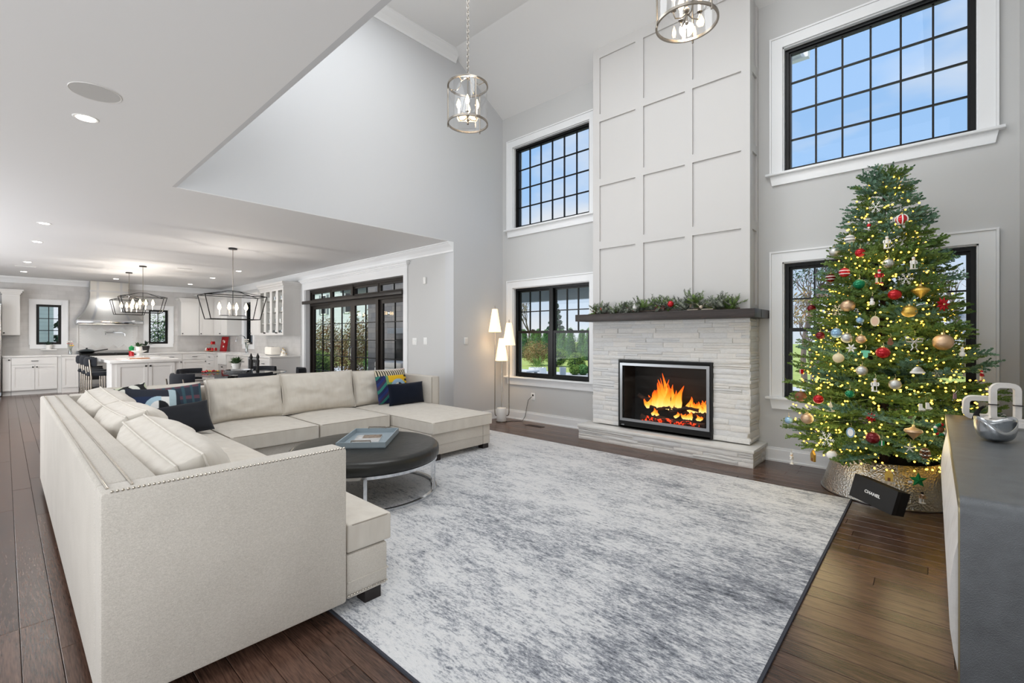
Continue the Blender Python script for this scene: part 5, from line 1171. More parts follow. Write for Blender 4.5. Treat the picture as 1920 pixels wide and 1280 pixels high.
# ================================================================ kitchen cabinets
def front(mp, parent, kind_, a0, a1, z0, z1, d, hw=None, glass=False):
    """shaker front; d = front plane depth (negative = toward room)"""
    g = .003; a0 += g; a1 -= g; z0 += g; z1 -= g; s = .055 if (a1-a0) > .2 else .035; b = B(mp)
    if kind_ == 'drawer' and z1-z0 < .22: b.box(a0, d-.02, z0, a1, d, z1)
    else:
        b.box(a0, d-.02, z0, a0+s, d, z1); b.box(a1-s, d-.02, z0, a1, d, z1); b.box(a0+s, d-.02, z0, a1-s, d, z0+s); b.box(a0+s, d-.02, z1-s, a1-s, d, z1)
        if not glass: b.box(a0+s, d-.009, z0+s, a1-s, d, z1-s)
    o = b.build(kind_, 'cab', parent)
    if glass: B(mp).add([(a0+s, d-.01, z0+s), (a1-s, d-.01, z0+s), (a1-s, d-.01, z1-s), (a0+s, d-.01, z1-s)], [(0, 1, 2, 3)]).build('pane', 'glass', o)
    if hw:
        if kind_ == 'drawer': c = (a0+a1)/2; z = (z0+z1)/2; B(mp).box(c-.06, d-.045, z-.006, c+.06, d-.033, z+.006).box(c-.055, d-.035, z-.005, c-.045, d-.02, z+.005).box(c+.045, d-.035, z-.005, c+.055, d-.02, z+.005).build('pull', 'knob', o)
        else:
            a = a0+.03 if 'l' in hw else a1-.03; z = z1-.05 if 't' in hw else z0+.05; B(mp).box(a-.008, d-.03, z-.008, a+.008, d-.02, z+.008).box(a-.014, d-.045, z-.014, a+.014, d-.03, z+.014, r=.004).build('knob', 'knob', o)
    return o
def cabinet(name, label, mp, a0, a1, z0, z1, dep, fronts, toe=False, crownz=0, group='white kitchen base cabinets'):
    t = thing(name, label, 'cabinet', mp((a0+a1)/2, 0, z0), group)
    if toe: B(mp).box(a0, -dep, z0+.10, a1, -.002, z1).box(a0+.002, -dep+.07, z0, a1-.002, -.002, z0+.10).build('body', 'cab', t)
    elif 'glass' in name:
        b = B(mp); b.box(a0, -.02, z0, a1, -.002, z1); b.box(a0, -dep, z0, a0+.02, -.02, z1); b.box(a1-.02, -dep, z0, a1, -.02, z1); b.box(a0+.0201, -dep, z0, a1-.0201, -.021, z0+.02); b.box(a0+.0201, -dep, z1-.02, a1-.0201, -.021, z1)
        b.build('body', 'cab', t)
        for i in (1, 2, 3): z = z0+(z1-z0)*i/4; B(mp).box(a0+.02, -dep+.03, z, a1-.02, -.02, z+.015).build('shelf', 'cab', t)
    else: B(mp).box(a0, -dep, z0, a1, -.002, z1).build('body', 'cab', t)
    for fr in fronts: front(mp, t, fr[0], fr[1], fr[2], fr[3], fr[4], -dep, fr[5] if len(fr) > 5 else None, len(fr) > 6)
    if crownz:
        b = B(mp); c = crownz; b.box(a0-.015, -dep-.02, z1, a1+.015, -.002, z1+c*.3); b.box(a0-.035, -dep-.045, z1+c*.3, a1+.035, -.002, z1+c*.65); b.box(a0-.06, -dep-.07, z1+c*.65, a1+.06, -.002, z1+c); b.build('crown', 'cab', t)
    return t
H = mX(XK); P_ = mY(YD); DB = .63
cabinet('base_cabinet', 'narrow white base cabinet at the far left beside the refrigerator', H, -.03, .106, 0, .875, DB, [('door', -.03, .106, .11, .87, 'rt')], True)
cabinet('base_cabinet', 'white base cabinet with one drawer over two doors under the left kitchen window', H, .108, .86, 0, .875, DB, [('drawer', .108, .86, .70, .87, 'c'), ('door', .108, .484, .11, .695, 'rt'), ('door', .484, .86, .11, .695, 'lt')], True)
fl_ = B(H).box(.862, -DB, 0, .928, -.002, .875).build('filler_panel', 'cab'); tag(fl_, 'narrow white filler panel left of the bumped forward cabinet', 'panel')
cabinet('base_cabinet', 'white base cabinet bumped forward immediately left of the range', H, .93, 1.228, 0, .875, DB+.11, [('door', .935, 1.225, .12, .87, 'rt')])
B(H).box(.915, -DB-.13, 0, 1.23, -DB-.11, .11).build('plinth', 'cab', bpy.data.objects['base_cabinet.002']) if False else None
for i, (p, q, lb) in enumerate(((2.34, 2.85, 'white base cabinet with drawer and door behind the island, nearest the range'), (2.85, 3.36, 'white base cabinet with drawer and door behind the island, second from the range'), (3.36, 3.945, 'white base cabinet with drawer and door next to the kitchen corner'))):
    cabinet('base_cabinet', lb, H, p, q, 0, .875, DB, [('drawer', p, q, .70, .87, 'c'), ('door', p, q, .11, .695, 'rt')], True)
def drawers(lb, p, q, n): return cabinet('drawer_cabinet', lb, P_, p, q, 0, .875, DB, [('drawer', p, q, .11+.76*i/n, .11+.76*(i+1)/n, 'c') for i in range(n)], True)
drawers('white three drawer base cabinet left of the kitchen sink', -15.565, -14.85, 4)
cabinet('base_cabinet', 'white base cabinet under the kitchen sink', P_, -14.40, -13.72, 0, .60, DB, [('door', -14.40, -14.06, .11, .595, 'rt'), ('door', -14.06, -13.72, .11, .595, 'lt')], True)
cabinet('base_cabinet', 'white base cabinet between the drawers and the sink', P_, -14.85, -14.41, 0, .875, DB, [('door', -14.85, -14.41, .11, .87, 'rt')], True)
drawers('white three drawer base cabinet right of the kitchen sink', -13.70, -12.75, 4); drawers('white drawer base cabinet left of the beverage fridge', -12.75, -12.12, 3); drawers('white drawer base cabinet right of the beverage fridge by the end panel', -11.52, -10.78, 3)
sk = thing('farmhouse_sink', 'white apron front farmhouse sink under the kitchen window', 'sink', (-14.06, YD-.35, .6)); b = B(P_); b.box(-14.40, -DB-.04, .61, -13.72, -DB-.01, .895); b.box(-14.40, -DB-.01, .61, -14.38, -.15, .895); b.box(-13.74, -DB-.01, .61, -13.72, -.15, .895); b.box(-14.38, -DB-.01, .61, -13.74, -.15, .63); b.box(-14.38, -.17, .63, -13.74, -.15, .895); b.build('basin', 'white', sk)
bf = thing('beverage_fridge', 'under-counter beverage fridge with dark glass door', 'fridge', (-11.82, YD-.3, 0)); B(P_).box(-12.11, -DB, .02, -11.53, -.02, .87).build('body', 'black_metal', bf); b = B(P_); rect_frame(b, -12.105, -11.535, .1, .865, .05, -DB-.03, -DB); d_ = b.build('door', 'steel', bf); B(P_).tube([(-11.60, -DB-.06, .25), (-11.60, -DB-.06, .75)], .009, 8).build('handle', 'steel', d_)
b = B(P_); b.box(-10.775, -DB-.0, 0, -10.755, -.002, .875); ep = b.build('panel', 'cab'); ep.name = 'end_panel'; tag(ep, 'plain white end panel closing the right end of the base cabinets', 'panel')
# counters
ct_ = thing('countertop', 'white stone countertop along the range hood wall', 'countertop', (XK+.3, 1, .88)); B(H).box(-.03, -DB-.03, .878, .925, -.001, .91).box(.925, -DB-.14, .878, 1.235, -.001, .91).box(2.33, -DB-.03, .878, YD-.001, -.001, .91).build('slab', 'counter', ct_)
ct_ = thing('countertop', 'white stone countertop along the sink wall to the patio door', 'countertop', (-13, YD-.3, .88)); B(P_).box(XK+DB+.035, -DB-.03, .878, -14.41, -.001, .91).box(-14.41, -.149, .878, -13.71, -.001, .91).box(-13.71, -DB-.03, .878, -10.74, -.001, .91).build('slab', 'counter', ct_)
# tile splash on patio wall
kind(B(P_).box(XK, -.012, .91, -14.53, -.0, 1.38).box(-13.59, -.012, .91, -10.70, 0, 1.39).box(-14.53, -.012, .91, -13.59, 0, 1.02).build('trim_6', 'marble_tile'), label='grey marble tile splashback on the sink wall')
# uppers
def upper(name, lb, mp, a0, a1, z1, hw='lb', cr=.11, dep=.36, n=1, gl=False):
    w_ = (a1-a0)/n; return cabinet(name, lb, mp, a0, a1, 1.385, z1, dep, [('door', a0+i*w_, a0+(i+1)*w_, 1.385, z1, hw if n == 1 else ('rb' if i % 2 == 0 else 'lb'))+((True,) if gl else ()) for i in range(n)], False, cr, 'white kitchen wall cabinets')
upper('wall_cabinet', 'white wall cabinet at the far left of the range wall', H, -.038, .25, 2.34)
upper('wall_cabinet', 'white wall cabinet right of the small right kitchen window', H, 3.39, 3.83, 2.34)
upper('wall_cabinet', 'taller white wall cabinet in the kitchen corner', H, 3.84, 4.575, 2.46, 'lb', .12)
upper('wall_cabinet', 'white wall cabinet left of the sink window, in the corner', P_, -15.80, -14.62, 2.46, n=2, cr=.12)
upper('wall_cabinet', 'plain door white wall cabinet right of the sink window', P_, -12.78, -12.19, 2.34, cr=.10)
upper('glass_cabinet', 'white wall cabinet with four narrow glass doors beside the patio doors', P_, -12.18, -10.74, 2.46, n=4, gl=True, cr=.13)
rg2 = random.Random(5)
for k in range(18):
    i = k % 4; s = 1.407+.265*(k//4 % 4); x = -12.0+.36*i+rg2.uniform(-.06, .06); o = thing('glass_tumbler' if k % 3 else 'white_cup', '%s behind the glass door %s of the glass cabinet, %s' % ('clear tumbler' if k % 3 else 'white cup', ('one', 'two', 'three', 'four')[i], ('bottom shelf', 'second shelf', 'third shelf', 'top shelf')[k//4 % 4]+(' at the back' if k > 15 else '')), 'glass' if k % 3 else 'cup', (x, YD-.2, s), 'tableware in the glass cabinet')
    B().lathe([(.028, s), (.036, s+.10), (.033, s+.10), (.025, s+.006), (.001, s+.006)], (x, YD-(.2 if k < 16 else .1), 0), 14).build('cup_body', 'table_glass' if k % 3 else 'white', o, smooth=True)
# refrigerator (only its edge is in view)
fr = thing('refrigerator', 'stainless refrigerator edge at the far left of the kitchen', 'refrigerator', (XK+.4, -.55, 0)); B(H).box(-1.02, -.70, .02, -.045, -.02, 2.1).build('body', 'steel', fr)
for p, q in ((-1.02, -.535), (-.53, -.045)): d_ = B(H).box(p, -.76, .1, q, -.705, 2.08, r=.006).build('door', 'brushed', fr); B(H).tube([((q-.05) if p < -.9 else p+.05, -.80, .6), ((q-.05) if p < -.9 else p+.05, -.80, 1.7)], .012, 8).build('handle', 'chrome', d_)
# ---------------------------------------------------------------- range and hood
ra = thing('range_cooker', 'stainless steel range cooker under the hood', 'range', (XK+.35, 1.78, 0)); R0, R1 = 1.24, 2.325
B(H).box(R0, -.70, .10, R1, -.02, .86).build('body', 'steel', ra); B(H).box(R0, -.72, .86, R1, -.02, .905).build('cooktop', 'black_metal', ra)
B(H).box(R0, -.735, .77, R1, -.70, .87).build('control_panel', 'brushed', ra)
for i in range(7): B(H).box(R0+.08+i*.155-.018, -.765, .80, R0+.08+i*.155+.018, -.735, .836, r=.006).build('control_knob', 'black_metal', ra)
for p, q in ((R0+.01, R0+.50), (R0+.51, R1-.01)):
    d_ = B(H).box(p, -.73, .17, q, -.70, .75).build('oven_door', 'brushed', ra); B(H).box(p+.07, -.734, .28, q-.07, -.729, .62).build('oven_window', 'black_metal', d_); B(H).tube([(p+.04, -.775, .70), (q-.04, -.775, .70)], .012, 8).build('handle', 'chrome', d_)
for i in range(3): B(H).box(R0+.05+i*.34, -.66, .905, R0+.35+i*.34, -.08, .925).build('grate', 'black_matte', ra)
B(H).box(R0, -.05, .905, R1, -.02, .99).build('backguard', 'steel', ra)
ho = thing('range_hood', 'large curved stainless steel range hood reaching the ceiling', 'range hood', (XK+.3, 1.85, 1.63))
v = []; f = []; n = 16; c = 1.85
for i in range(n+1):
    s = i/n; z = 1.77+(ZC-.004-1.77)*s; k = max(0, 1-s/.72)**2.3; hw = .375+.265*k; dp = .34+.30*k; y0, y1 = c-hw, c+hw
    v += [(XK+.002, y0, z), (XK+dp, y0, z), (XK+dp, y1, z), (XK+.002, y1, z)]
for i in range(n):
    for k in range(4): a = 4*i; f.append((a+k, a+(k+1) % 4, a+4+(k+1) % 4, a+4+k))
f += [(3, 2, 1, 0), (4*n, 4*n+1, 4*n+2, 4*n+3)]
B().add(v, f).build('canopy', 'brushed', ho, smooth='fix', ang=60)
for off in (-.23, .23):
    b = B(); v = []
    for i in range(n+1):
        s = i/n; z = 1.77+(ZC-.004-1.77)*s; k = max(0, 1-s/.72)**2.3; dp = .34+.30*k+.006; o2 = off*(1+.6*k); v += [(XK+dp, c+o2-.025, z), (XK+dp, c+o2+.025, z), (XK+dp-.02, c+o2-.025, z), (XK+dp-.02, c+o2+.025, z)]
    f = []
    for i in range(n): a = 4*i; f += [(a, a+1, a+5, a+4), (a, a+4, a+6, a+2), (a+1, a+3, a+7, a+5)]
    b.add(v, f).build('strap', 'steel', ho, smooth='fix')
B(H).box(c-.385, -.352, 2.50, c+.385, -.002, 2.545).build('strap', 'steel', ho)
B(H).box(c-.645, -.655, 1.675, c+.645, -.002, 1.77, r=.006).build('rim', 'chrome', ho); B(H).box(c-.62, -.63, 1.655, c+.62, -.002, 1.676).build('underside', 'steel', ho)
# herringbone panel behind the range
hb = thing('herringbone_panel', 'framed herringbone marble panel behind the range', 'tile panel', (XK, 1.86, 1)); b = B(H); rect_frame(b, 1.25, 2.47, .99, 1.654, .03, -.022, 0); b.build('border', 'marble', hb)
b = B(H); tw, tl = .05, .15; rh_ = random.Random(2); C2 = []
for i in range(-14, 26):
    for j in range(-12, 20):
        for o_ in (0, 1):
            # herringbone on 45 degrees
            u0 = i*tw*1.0+j*tl if False else 0
ang = pi/4
for k in range(-30, 30):
    for m_i in range(-10, 10):
        for o_ in (0, 1):
            if o_ == 0: bx_, by_, wx, wy = k*tw+m_i*2*tl, k*tw, tl, tw
            else: bx_, by_, wx, wy = k*tw+m_i*2*tl+tl, k*tw-tl+tw, tw, tl
            q = [(bx_+.001, by_+.001), (bx_+wx-.001, by_+.001), (bx_+wx-.001, by_+wy-.001), (bx_+.001, by_+wy-.001)]; q = [(1.86+x_*cos(ang)-y_*sin(ang), 1.32+x_*sin(ang)+y_*cos(ang)) for x_, y_ in q]
            if all(1.285 < x_ < 2.435 and 1.025 < y_ < 1.62 for x_, y_ in q): b.add([(x_, -.010-rh_.random()*.004, z_) for x_, z_ in q], [(0, 1, 2, 3)])
o = b.build('tile_field', 'white', hb, smooth=False); o['kind'] = 'stuff'; B(H).box(1.28, -.008, 1.02, 2.44, -.001, 1.624).build('backing', 'marble', hb)
pf = thing('pot_filler', 'wall mounted chrome pot filler tap over the range', 'tap', (XK, 1.95, 1.5)); B(H).tube([(1.96, 0, 1.50), (1.96, -.08, 1.50), (1.96, -.08, 1.45)], .010, 8).tube([(1.80, -.08, 1.46), (2.14, -.10, 1.46), (2.19, -.12, 1.42), (2.19, -.12, 1.37)], .009, 8).build('arm', 'chrome', pf); B(H).tube([(1.80, -.08, 1.40), (1.80, -.08, 1.50)], .012, 8).build('valve', 'chrome', pf)
fa = thing('kitchen_faucet', 'arched chrome kitchen faucet beside the sink', 'faucet', (-13.98, YD-.08, .91)); B(P_).tube([(-13.98, -.10, .91), (-13.98, -.10, 1.25), (-13.99, -.14, 1.35), (-14.01, -.22, 1.39), (-14.03, -.30, 1.35), (-14.04, -.33, 1.22)], .013, 10).build('spout', 'chrome', fa); B(P_).tube([(-13.96, -.10, 1.0), (-13.88, -.12, 1.03)], .008, 6).build('lever', 'chrome', fa)
# ---------------------------------------------------------------- small things on the counters
pan = thing('frying_pan', 'dark grey covered frying pan on the left of the cooktop', 'pan', (XK+.4, 1.40, .925)); B().lathe([(.12, .926), (.165, .98), (.168, .985)], (XK+.42, 1.40, 0), 24).build('pan_body', 'black_metal', pan); B().lathe([(.165, .985), (.12, 1.02), (.03, 1.04), (.001, 1.04)], (XK+.42, 1.40, 0), 24, False).build('lid', mat('lid_grey', '3d4346', .35, .3), pan, smooth=True); B().cyl(XK+.42, 1.40, 1.04, 1.07, .018, n=12).build('lid_knob', 'black_metal', pan); B().tube([(XK+.44, 1.55, .98), (XK+.48, 1.80, 1.03)], .012, 6).build('handle', 'black_metal', pan)
def jar(x, y, z, lb, cols_, r=.035, h=.09, body='table_glass'):
    t = thing('glass_vase', lb, 'vase', (x, y, z)); B().lathe([(r*.9, z), (r, z+h*.5), (r*.7, z+h), (r*.65, z+h)], (x, y, 0), 14, False).build('vase_body', body, t, smooth=True)
    for k in range(9):
        a = k*2.4; d = Vector((cos(a)*.05, sin(a)*.05, .10+.05*(k % 3))); st_ = B().tube([(x, y, z+.01), (x+d.x*.4, y+d.y*.4, z+h), (x+d.x, y+d.y, z+h+d.z)], .0025, 4).build('stem', 'green_leaf', t); B().ball((x+d.x, y+d.y, z+h+d.z), .022, 8, 6, sz=.7).build('flower', cols_[k % len(cols_)], st_)
    return t
mat('petal_yellow', 'e6b84a', .7); mat('petal_pink', 'e0a5a0', .7); mat('petal_white', 'f4efe6', .7)
jar(XK+.45, 1.10, .911, 'small vase of yellow and pink flowers left of the range', ['petal_yellow', 'petal_pink', 'petal_white'], h=.12)
jar(-13.45, YD-.25, .911, 'tall glass vase with white flowers right of the faucet', ['petal_white'], .04, .16)
def leafy(t, x, y, z, n, r, mt, up=.6, lw=.03, seed=1, nm='leaf'):
    rr = random.Random(seed)
    for k in range(n):
        a = rr.uniform(0, 2*pi); el = rr.uniform(.2, 1.3)*up+.2; d = Vector((cos(a)*cos(el), sin(a)*cos(el), sin(el))); L = r*rr.uniform(.6, 1); p = Vector((x, y, z)); e = Vector((-sin(a), cos(a), 0))*lw*.5; mid = p+d*L*.6; tip = p+d*L-Vector((0, 0, L*.15)); s0 = p+d*L*.15
        B().add([s0[:], (mid+e)[:], tip[:], (mid-e)[:], (mid+Vector((0, 0, .006)))[:]], [(0, 1, 4), (1, 2, 4), (2, 3, 4), (3, 0, 4)]).build(nm, mt, t)
sp = thing('potted_plant', 'small dark plant in a white pot on the left kitchen window ledge', 'plant', (XK+.14, .75, .911)); B().lathe([(.05, 1.04), (.065, 1.15), (.055, 1.15)], (XK+.09, .74, 0), 18).build('pot', 'pot', sp); B().box(XK+.0, .60, 1.02, XK+.15, .88, 1.04).build('ledge', 'marble', sp); leafy(sp, XK+.09, .74, 1.13, 22, .15, 'plant_dark', .8, .04, 3)
# island
IX0, IX1, IY0, IY1 = -13.75, -10.70, 1.25, 2.30
isl = thing('kitchen_island', 'white kitchen island with stone top and end cabinet doors', 'kitchen island', (-12.2, 1.8, 0)); B().box(IX0+.05, 1.62, .0, -11.35, IY1-.04, .87).box(-11.35, IY0+.03, 0, IX1-.04, IY1-.04, .87).build('body', 'cab', isl); B().box(IX0, IY0, .872, IX1, IY1, .925, r=.005).build('top', 'counter', isl)
mi = lambda a, d, z: (IX1-.04-d, a, z)
for p, q, h_ in ((IY0+.09, 1.79, 'rt'), (1.79, IY1-.10, 'lt')): front(mi, isl, 'door', p, q, .10, .865, 0, h_)
# stools
def stool():
    t = thing('bar_stool', '', 'stool', (0, 0, 0)); n = 12; v = []; f = []
    for z in (.80, .845, .925, .965):
        for i in range(n+1):
            a = radians(200+140*i/n); w_ = .0 if z in (.80, .965) else .018; 
            for r in (.215+w_, .185-w_): v.append((r*cos(a), r*sin(a), z))
    m = 2*(n+1)
    for k in range(3):
        for i in range(n):
            for s in (0, 1): a = k*m+2*i+s; f.append((a, a+2, a+m+2, a+m))
        for i in (0, n): a = k*m+2*i; f.append((a, a+1, a+m+1, a+m))
    for i in range(n):
        for k in (0, 3): a = k*m+2*i; f.append((a, a+1, a+3, a+2))
    B().add(v, f).build('backrest', 'charcoal', t, smooth='fix'); B().lathe([(.001, .62), (.19, .62), (.205, .65), (.19, .69), (.001, .70)], (0, 0, 0), 24).build('seat', 'charcoal', t, smooth=True)
    for x_, y_ in ((-.17, -.14), (.17, -.14), (-.17, .16), (.17, .16)): B().tube([(x_*1.05, y_*1.05, 0), (x_, y_, .62)]+([(x_*1.05, y_*1.2, .93)] if y_ < 0 else []), .012, 8).build('leg', 'nickel', t)
    B().tube([(-.17, -.14, .25), (.17, -.14, .25), (.17, .16, .25), (-.17, .16, .25)], .009, 6, closed=True).build('footrest', 'nickel', t); return t
st = stool()
for i, (x_, lb) in enumerate(((-11.62, 'nearest of the three black bar stools at the island'), (-12.32, 'middle black bar stool of three at the island'), (-13.02, 'farthest of the three black bar stools at the island'))):
    o = st if i == 0 else copy_tree(st); place(o, (x_, 1.22, 0), 0, lb, 'black bar stools at the island')
# island things
cs = thing('cake_stand', 'white pedestal cake stand on the island', 'cake stand', (-12.30, 1.90, .925)); B().lathe([(.09, .926), (.05, .95), (.03, 1.0), (.13, 1.05), (.135, 1.06), (.001, 1.06)], (-12.30, 1.90, 0), 24).build('stand', 'marble', cs, smooth=True)
pp = thing('potted_plant', 'green plant in a cream pot on the cake stand', 'plant', (-12.30, 1.90, 1.061)); B().lathe([(.045, 1.062), (.055, 1.14), (.045, 1.14)], (-12.30, 1.90, 0), 18).build('pot', 'petal_white', pp); leafy(pp, -12.30, 1.90, 1.13, 24, .16, 'green_leaf', .8, .045, 4)
mk = thing('moka_pot', 'green topped moka coffee pot beyond the island', 'coffee pot', (-13.0, 1.88, .925)); B().lathe([(.05, .926), (.045, 1.0), (.052, 1.04)], (-13.0, 1.88, 0), 8).build('base', 'red_gloss', mk); B().lathe([(.04, 1.04), (.05, 1.12), (.02, 1.14), (.001, 1.16)], (-13.0, 1.88, 0), 8).build('upper', 'felt_green', mk)
bd_ = thing('cutting_board', 'wooden board lying on the near part of the island', 'board', (-11.3, 1.74, .925)); B().box(-11.40, 1.62, .926, -11.2, 1.90, .94, r=.004).build('board', mat('light_wood', 'b8794c', .5), bd_)
nb_ = thing('open_book', 'open white book on the near part of the island', 'book', (-11.3, 1.55, .925)); B().box(-11.42, 1.42, .926, -11.2, 1.56, .938).build('page_block', 'white', nb_); B().box(-11.43, 1.41, .9255, -11.19, 1.61, .927).build('cover', 'petal_pink', nb_)
pl_ = thing('potted_plant', 'dark square planter with twigs near the right kitchen window', 'plant', (XK+.35, 2.55, .911)); B().lathe([(.055, .912), (.085, 1.10), (.075, 1.10)], (XK+.35, 2.60, 0), 4).build('planter', 'black_pot', pl_); leafy(pl_, XK+.35, 2.60, 1.08, 20, .26, 'plant_dark', .9, .035, 8)
# toaster, tiered tray, pig ornament
to_ = thing('toaster', 'cream toaster on the counter below the glass cabinet', 'toaster', (-11.55, YD-.32, .911)); B(P_).box(-11.75, -.42, .925, -11.35, -.20, 1.11, r=.03).build('toaster_body', 'petal_white', to_); B(P_).box(-11.70, -.36, 1.108, -11.40, -.33, 1.113).box(-11.70, -.29, 1.108, -11.40, -.26, 1.113).build('slot', 'black_matte', to_); B(P_).box(-11.76, -.33, 1.02, -11.74, -.29, 1.04).build('lever', 'steel', to_); B(P_).box(-11.72, -.40, .911, -11.38, -.22, .926).build('foot', 'steel', to_)
cn_ = thing('tabletop_tree', 'little beaded white and gold tree at the right end of the counter', 'ornament', (-10.98, YD-.28, .911)); B(P_).lathe([(.07, .912), (.001, 1.10)], (-10.98, -.28, 0), 10).build('cone', 'petal_white', cn_)
for k in range(16): a = k*2.4; z = .93+.010*k; r = .07*(1-(z-.912)/.19)+.004; B(P_).ball((-10.98+r*cos(a), -.28+r*sin(a), z), .012, 6, 5).build('bead', 'ornament_G' if k % 2 else 'ornament_w', cn_)
ty_ = thing('tiered_tray', 'two tier tray of red festive jars in the kitchen corner', 'tray', (XK+.75, 4.15, .911)); B().cyl(XK+.42, 4.12, .93, .94, .17, n=24).cyl(XK+.42, 4.12, 1.12, 1.13, .11, n=24).cyl(XK+.42, 4.12, .911, .93, .05, n=12).build('tier', 'light_wood', ty_); B().cyl(XK+.42, 4.12, .94, 1.3, .008, n=8).build('post', 'nickel', ty_)
for k in range(9):
    a = k*2*pi/6; r = .12 if k < 6 else .07; z = .94 if k < 6 else 1.13; o = B().lathe([(.03, z), (.035, z+.05), (.022, z+.08), (.001, z+.085)], (XK+.42+r*cos(a), 4.12+r*sin(a), 0), 12).build('festive_jar', 'ornament_R' if k % 2 else ('petal_white' if k % 3 else 'ornament_r')); tag(o, ('red' if k % 2 else ('white' if k % 3 else 'bright red'))+' little jar on the '+(('lower tier of the corner tray, '+['right side', 'right rear', 'left rear', 'left side', 'left front', 'right front'][k]) if k < 6 else ('upper tier of the corner tray, '+['right', 'rear', 'left'][k-6])), 'jar', 'jars on the tiered tray')
sg = thing('festive_sign', 'red and white floral board leaning in the kitchen corner', 'sign', (0, 0, 0)); B().box(-.14, -.008, 0, .14, .008, .44).build('board', 'red_gloss', sg); rs = random.Random(6)
for k in range(9): B().ball((rs.uniform(-.10, .10), -.010, rs.uniform(.06, .38)), .03, 8, 5, sy=.3).build('blossom', 'petal_white' if k % 2 else 'ornament_r', sg)
sg.location = (XK+.52, 4.40, .912); sg.rotation_euler = (radians(-10), 0, radians(20))
# ---------------------------------------------------------------- dining table and chairs
DX, DY = -8.72, 2.62
dt = thing('dining_table', 'round glass topped dining table with dark crossed base', 'dining table', (DX, DY, 0)); B().lathe([(.001, .735), (.79, .735), (.80, .742), (.79, .750), (.001, .750)], (DX, DY, 0), 64, False).build('top', 'table_glass', dt)
for k in range(4): a = radians(20+90*k); B().box(-.02, -.16, 0, .02, .16, .735).xf(Matrix.Translation((DX+.22*cos(a), DY+.22*sin(a), 0)) @ Matrix.Rotation(a, 4, 'Z') @ Matrix.Rotation(radians(0), 4, 'Y')).build('base_blade', 'black_metal', dt)
B().cyl(DX, DY, .001, .02, .35, n=32).build('foot_plate', 'black_metal', dt); B().cyl(DX, DY, .72, .734, .30, n=32).build('top_plate', 'black_metal', dt)
def chair():
    t = thing('dining_chair', '', 'chair', (0, 0, 0)); n = 14; v = []; f = []; zs = (.60, .625, .75, .785, .795)
    for zi, z in enumerate(zs):
        for i in range(n+1):
            a = radians(215+110*i/n); ww = (0, .016, .016, .008, 0)[zi]*(1 if 0 < i < n else .5)
            for r in (.30+ww, .275-ww): v.append((r*cos(a), r*sin(a)+.06, z))
    m = 2*(n+1)
    for k in range(len(zs)-1):
        for i in range(n):
            for s in (0, 1): a = k*m+2*i+s; f.append((a, a+2, a+m+2, a+m))
        for i in (0, n): a = k*m+2*i; f.append((a, a+1, a+m+1, a+m))
    for i in range(n):
        for k in (0, len(zs)-1): a = k*m+2*i; f.append((a, a+1, a+3, a+2))
    B().add(v, f).build('backrest', 'charcoal', t, smooth='fix'); B().box(-.24, -.22, .43, .24, .22, .49, r=.03, seg=3).build('seat', 'charcoal', t)
    for x_, y_ in ((-.19, -.20), (.19, -.20), (-.19, .19), (.19, .19)): B().tube([(x_*1.05, y_*1.05, 0), (x_, y_, .43)]+([(x_*.95, y_*1.22, .72)] if y_ < 0 else []), .011, 8).build('leg', 'nickel', t)
    return t
chp = chair()
for i, (x_, y_, lb) in enumerate(((-8.43, 1.93, 'dark upholstered dining chair on the left near side of the dining table'), (-7.85, 2.62, 'dark upholstered dining chair facing away, right behind the sofa back'), (-8.42, 3.42, 'dark upholstered dining chair at the right side of the dining table by the patio doors'), (-9.40, 2.22, 'dark upholstered dining chair on the far left side, toward the island'), (-9.25, 3.20, 'dark upholstered dining chair on the far right side, toward the glass cabinet'))):
    o = chp if i == 0 else copy_tree(chp); place(o, (x_, y_, 0), atan2(DY-y_, DX-x_)-pi/2, lb, 'dining chairs around the glass table')
tp = thing('potted_plant', 'bushy plant in a white pot at the middle of the dining table', 'plant', (-9.15, 2.80, .751)); B().lathe([(.05, .752), (.08, .88), (.07, .88)], (-9.10, 2.76, 0), 18).build('pot', 'pot', tp); leafy(tp, -9.10, 2.76, .86, 70, .19, 'green_leaf', .85, .035, 12)
for i, (x_, y_, lb) in enumerate(((-8.98, 2.96, 'black pepper mill beside the table plant, the left one'), (-8.92, 3.05, 'black pepper mill beside the table plant, the right one'))):
    t = thing('pepper_mill', lb, 'mill', (x_, y_, .751), 'pepper mills on the dining table'); B().lathe([(.028, .752), (.022, .82), (.03, .92), (.018, .95), (.028, .99), (.012, 1.03), (.001, 1.035)], (x_, y_, 0), 14, False).build('mill_body', 'black_matte', t, smooth=True); B().ball((x_, y_, 1.04), .012, 8, 6).build('knob', 'black_matte', t)
tt = thing('round_tray', 'dark round tray on the dining table', 'tray', (-8.75, 2.62, .751)); B().lathe([(.001, .752), (.21, .752), (.225, .785), (.215, .785), (.205, .76), (.001, .76)], (-8.80, 2.70, 0), 32, False).build('tray_base', 'chrome', tt, smooth=True)
fw_ = thing('flower_sprig', 'red and yellow flowers lying on the left of the dining table', 'flowers', (-8.9, 2.33, .751)); rs = random.Random(8)
for k in range(12): B().ball((-8.92+rs.uniform(-.05, .05), 2.33+rs.uniform(-.12, .12), .765+rs.random()*.02), .018, 8, 5, sz=.7).build('flower', 'ornament_R' if k % 3 else 'petal_yellow', fw_)
B().tube([(-8.92, 2.2, .757), (-8.90, 2.46, .757)], .005, 5).build('stem', 'green_leaf', fw_)
